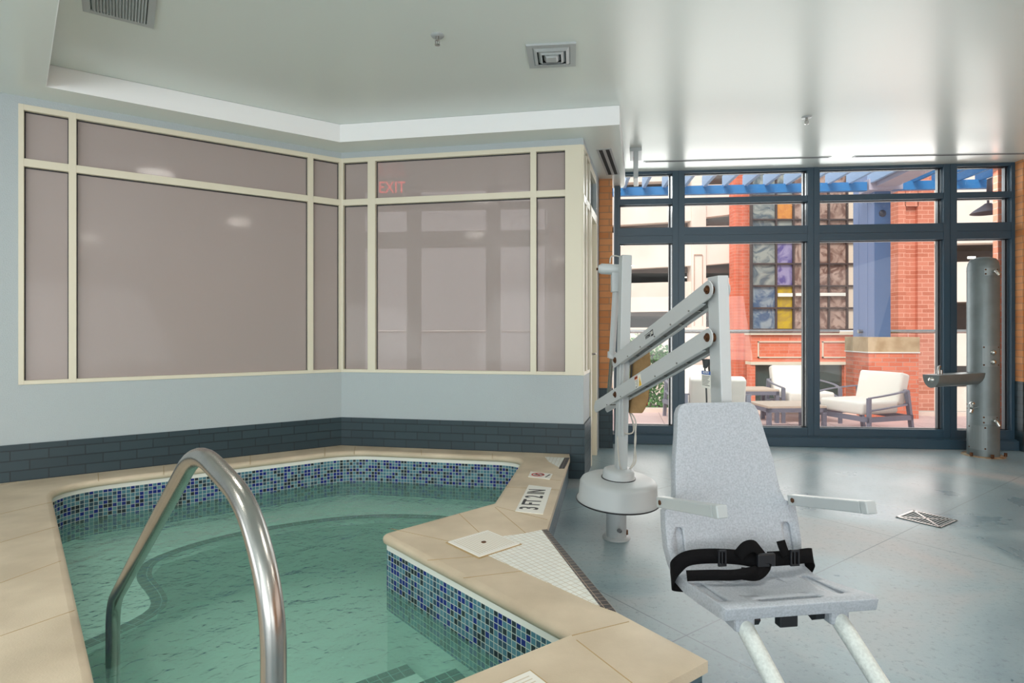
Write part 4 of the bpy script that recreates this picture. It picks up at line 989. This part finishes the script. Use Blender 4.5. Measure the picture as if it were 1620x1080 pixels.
# ---------------------------------------------------------------- tree and buildings beyond
tr = thing('tree', 'bushy green tree beyond the terrace railing at the left', 'tree', (2.95, 12.6, -2.2))
MB().tube([(0, 0, 0), (.03, 0, 1.2), (-.02, 0, 2.2), (.05, 0, 3.0)], .07, 10, rs=[.1, .08, .05, .02]).build('trunk', M_bark, tr)
g = MB(); cl = [(0, 0, 1.9, .75), (.35, .1, 1.5, .6), (-.3, -.1, 2.5, .5), (.25, 0, 2.4, .6), (-.35, .1, 1.6, .5), (-.1, 0, 3.05, .38), (.4, 0, 2.9, .25), (.6, .1, 2.0, .4)]
for cx, cy, cz, r in cl:
    for i in range(int(900 * r)):
        d = V((random.gauss(0, 1), random.gauss(0, 1), random.gauss(0, 1))).normalized() * r * random.random() ** .45
        c = V((cx, cy, cz)) + d; a = V((random.gauss(0, 1), random.gauss(0, 1), random.gauss(0, 1))).normalized() * .045
        b = a.orthogonal().normalized() * .026; b.rotate(Matrix.Rotation(random.random() * 6, 3, a))
        g.add([c - a, c + b, c + a, c - b], [(0, 1, 2, 3)])
g.build('foliage', M_leaf, tr)
GZ = -5.0
YG = 27.0
def facade(px0, px1, py0, py1, Y, dp, mb, top=None, bot=None):
    """a wall panel at distance Y between pixel columns, optional slanted edges"""
    t = top or (py0, py0); b = bot or (py1, py1)
    return mb.prism([P(px0, t[0], Y), P(px1, t[1], Y), P(px1, b[1], Y), P(px0, b[0], Y)], (0, dp, 0))
def dim(o, lab, cat, loc): return tag(o, lab, cat)
gar = thing('parking_garage', 'cream concrete parking garage with dark ramp openings beyond the terrace', 'building', (0, 0, 0))
g = MB()
for t, b in (((100, 90), (292, 285)), ((318, 300), (361.5, 349)), ((374, 360), (431, 420)), ((451, 445), (495, 492)), ((518, 518), (560, 560)), ((575, 575), (640, 640)), ((664, 664), (740, 740))): facade(880, 1096, 0, 0, YG, .5, g, t, b)
g.build('ramp_parapets', M_concw, gar)
g = MB()
for t, b in (((80, 60), (277, 268)), ((292, 291), (343.5, 338)), ((357.5, 357), (419, 415)), ((439.5, 439), (490, 490)), ((517, 517), (575, 575)), ((600, 600), (740, 740))): facade(1116, 1164, 0, 0, YG, .5, g, t, b)
g.build('floor_parapets', M_concw, gar)
g = facade(1094, 1117, 50, 740, YG - .1, .7, MB()); g.build('pilaster', M_concw, gar)
g = MB(); facade(1098.5, 1111, 402, 403.5, YG - .14, .05, g); facade(1098, 1099, 403, 515, YG - .13, .04, g); facade(1111, 1112, 403, 515, YG - .13, .04, g); g.build('pilaster_groove', mat('concrete_groove', (196, 160, 140), .9), gar)
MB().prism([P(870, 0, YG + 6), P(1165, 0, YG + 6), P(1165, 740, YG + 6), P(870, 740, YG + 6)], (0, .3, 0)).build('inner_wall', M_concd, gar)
g = MB()
for z in (2.3, 4.5, 6.7, 9.0, 11.3): pass
for y in (283, 352, 424, 492): a = P(870, y + 4, YG + .6); b = P(1165, y + 4, YG + .6); g.box((a.x, YG + .5, a.z - .12), (b.x, YG + 6, a.z + .12))
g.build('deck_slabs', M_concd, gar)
g = MB()
for x, y in ((1060, 433), (1084, 436), (1049, 506)): c = P(x, y, YG + 2.5); g.box((c.x - .15, c.y - .1, c.z - .1), (c.x + .15, c.y + .1, c.z + .05))
g.build('deck_lamps', emit('garage_lamp', (255, 250, 235), 3), gar)
tb = thing('brick_tower', 'narrow red brick tower between garage and glass facade', 'building', (0, 0, 0))
g = facade(1161.5, 1192, 30, 740, YG - .65, .6, MB()); g.build('shaft', M_redfar, tb)
g = MB(); facade(1163.5, 1168.5, 30, 740, YG - .7, .1, g); facade(1176, 1189, 30, 740, YG - .7, .1, g); g.build('brick_ribs', M_redfar, tb)
ofb = thing('glass_office', 'office building with a dark gridded glass facade over red brick', 'building', (0, 0, 0))
YO = 25.0
def refl_pane(name, c1, c2, sc_):  # facade reflections painted into the pane colour as distorted noise
    m, nt, b = nodes(name); tc = nt.nodes.new('ShaderNodeTexCoord'); n = nt.nodes.new('ShaderNodeTexNoise'); n.inputs['Scale'].default_value = sc_; n.inputs['Distortion'].default_value = 2.5; n.inputs['Detail'].default_value = 3
    nt.links.new(tc.outputs['Object'], n.inputs[0]); r = nt.nodes.new('ShaderNodeValToRGB'); e = r.color_ramp.elements
    e[0].position = .4; e[0].color = srgb(c1); e[1].position = .6; e[1].color = srgb(c2)
    nt.links.new(n.outputs[0], r.inputs[0]); nt.links.new(r.outputs[0], b.inputs['Base Color']); b.inputs['Roughness'].default_value = .25
    return m
MG = refl_pane('grey_green_reflection', (92, 104, 112), (152, 156, 150), 1.1)
MBw = refl_pane('brown_reflection', (120, 92, 84), (176, 150, 138), 1.6)
MBl = refl_pane('blue_reflection', (78, 100, 128), (140, 152, 160), 1.4)
MOr = refl_pane('orange_reflection', (214, 146, 74), (200, 128, 70), 2); MPu = refl_pane('purple_reflection', (92, 82, 140), (150, 140, 176), 1.4); MYe = refl_pane('yellow_reflection', (196, 164, 40), (170, 140, 60), 1.6)
rows = [195, 232, 270, 309, 347, 382, 417, 452, 487, 521]
cols = [1190, 1228.5, 1256, 1284, 1312, 1341, 1354, 1388, 1424]
mm_ = {(1, 2): MG, (1, 3): MOr, (1, 4): MG, (1, 5): MPu, (1, 6): MPu, (1, 7): MYe, (1, 8): MYe}
g = MB()
for i in range(len(rows) - 1):
    for j in range(len(cols) - 1):
        m = mm_.get((j, i)) or (MBl if j == 0 and i > 6 else MG if j == 0 else mat('cream_spandrel', (230, 214, 196), .7) if j == 5 and 'cream_spandrel' not in MATS else MATS['cream_spandrel'] if j == 5 else MBw)
        a = P(cols[j], rows[i], YO); b = P(cols[j + 1], rows[i + 1], YO)
        q = MB().box((a.x + .02, YO + .1, b.z + .02), (b.x - .02, YO + .2, a.z - .02)); q.build('facade_pane', m, ofb)
for x in cols: a = P(x, 180, YO); b = P(x, 521, YO); g.box((a.x - .035, YO, b.z), (a.x + .035, YO + .2, a.z))
for y in rows: a = P(cols[0], y, YO); b = P(cols[-1], y, YO); g.box((a.x, YO + .01, a.z - .035), (b.x, YO + .2, a.z + .035))
g.build('facade_grid', mat('dark_brown_mullion', (74, 62, 62), .5), ofb)
g = MB(); a, b = P(1257, 466, YO), P(1232, 471, YO)
facade(1231, 1254, 463.5, 469, YO - .03, .05, g); facade(1259, 1277, 463.5, 468, YO - .03, .05, g); facade(1298, 1338, 463, 468, YO - .03, .05, g); g.build('white_ledges', M_plaque, ofb)
facade(1188, 1424, 529, 573, YO - .2, .6, MB()).build('brick_base', M_redfar, ofb)
g = MB(); facade(1188, 1424, 524, 529.5, YO - .3, .7, g); facade(1188, 1424, 572, 577, YO - .25, .6, g)
for a, b in ((1199, 1290), (1301, 1345)):
    facade(a, b, 539.5, 541.5, YO - .24, .1, g); facade(a, b, 564, 566, YO - .24, .1, g); facade(a, a + 2, 540, 566, YO - .24, .1, g); facade(b - 2, b, 540, 566, YO - .24, .1, g)
g.build('stone_bands', mat('pale_stone_band', (222, 208, 188), .8), ofb)
facade(1188, 1424, 577, 760, YO, .2, MB()).build('lower_windows', M_dglass, ofb)
g = MB()
for x in (1186, 1336, 1424): facade(x, x + 9, 577, 760, YO - .2, .3, g)
g.build('brick_piers', M_redfar, ofb)
rc = thing('brick_column_building', 'broad red brick column with a tall niche, right of the blue pergola column', 'building', (0, 0, 0))
YR2 = 19.0
g = MB(); facade(1421, 1433, 200, 760, YR2, .8, g); facade(1452, 1478, 200, 760, YR2, .8, g); facade(1432, 1453, 200, 326, YR2, .8, g); facade(1432, 1453, 326, 760, YR2 + .12, .6, g); g.build('shaft', brick('distant_orange_brick', [((188, 108, 84), 0), ((206, 126, 102), 1)], (222, 160, 138), bw=.4, bh=.14, ms=.02, rough=.8, plane='both', bump=0), rc)
cr_ = thing('cream_building', 'cream concrete building with dark openings at the far right', 'building', (0, 0, 0))
g = MB(); YC2 = 21.0
for a, b in (((240, 240), (386, 381)), ((415, 411), (478, 475)), ((522, 522), (579, 577)), ((614, 612), (760, 760))): facade(1470, 1680, 0, 0, YC2, .5, g, a, b)
facade(1474, 1479, 380, 420, YC2 + .1, .3, g); facade(1474, 1484, 475, 620, YC2 + .1, .3, g)
g.build('parapets', M_concw, cr_)
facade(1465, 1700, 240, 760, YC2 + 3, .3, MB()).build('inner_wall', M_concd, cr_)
g = MB(); c = P(1538.5, 407, YC2 + 1); g.box((c.x - .12, c.y, c.z - .04), (c.x + .12, c.y + .1, c.z + .04)); g.build('lamp', MATS['garage_lamp'], cr_)
g = MB(); 
for y in (382, 478, 580): a = P(1465, y, YC2 + .5); b = P(1700, y, YC2 + .5); g.box((a.x, YC2 + .5, a.z), (b.x, YC2 + 3, a.z + .2))
g.build('deck_slabs', M_concd, cr_)
o = MB().box((-60, 10.3, GZ - .2), (80, 90, GZ)).build('ground', mat('pale_street_paving', (150, 150, 146), .9)); struct(o, 'street level below the terrace')
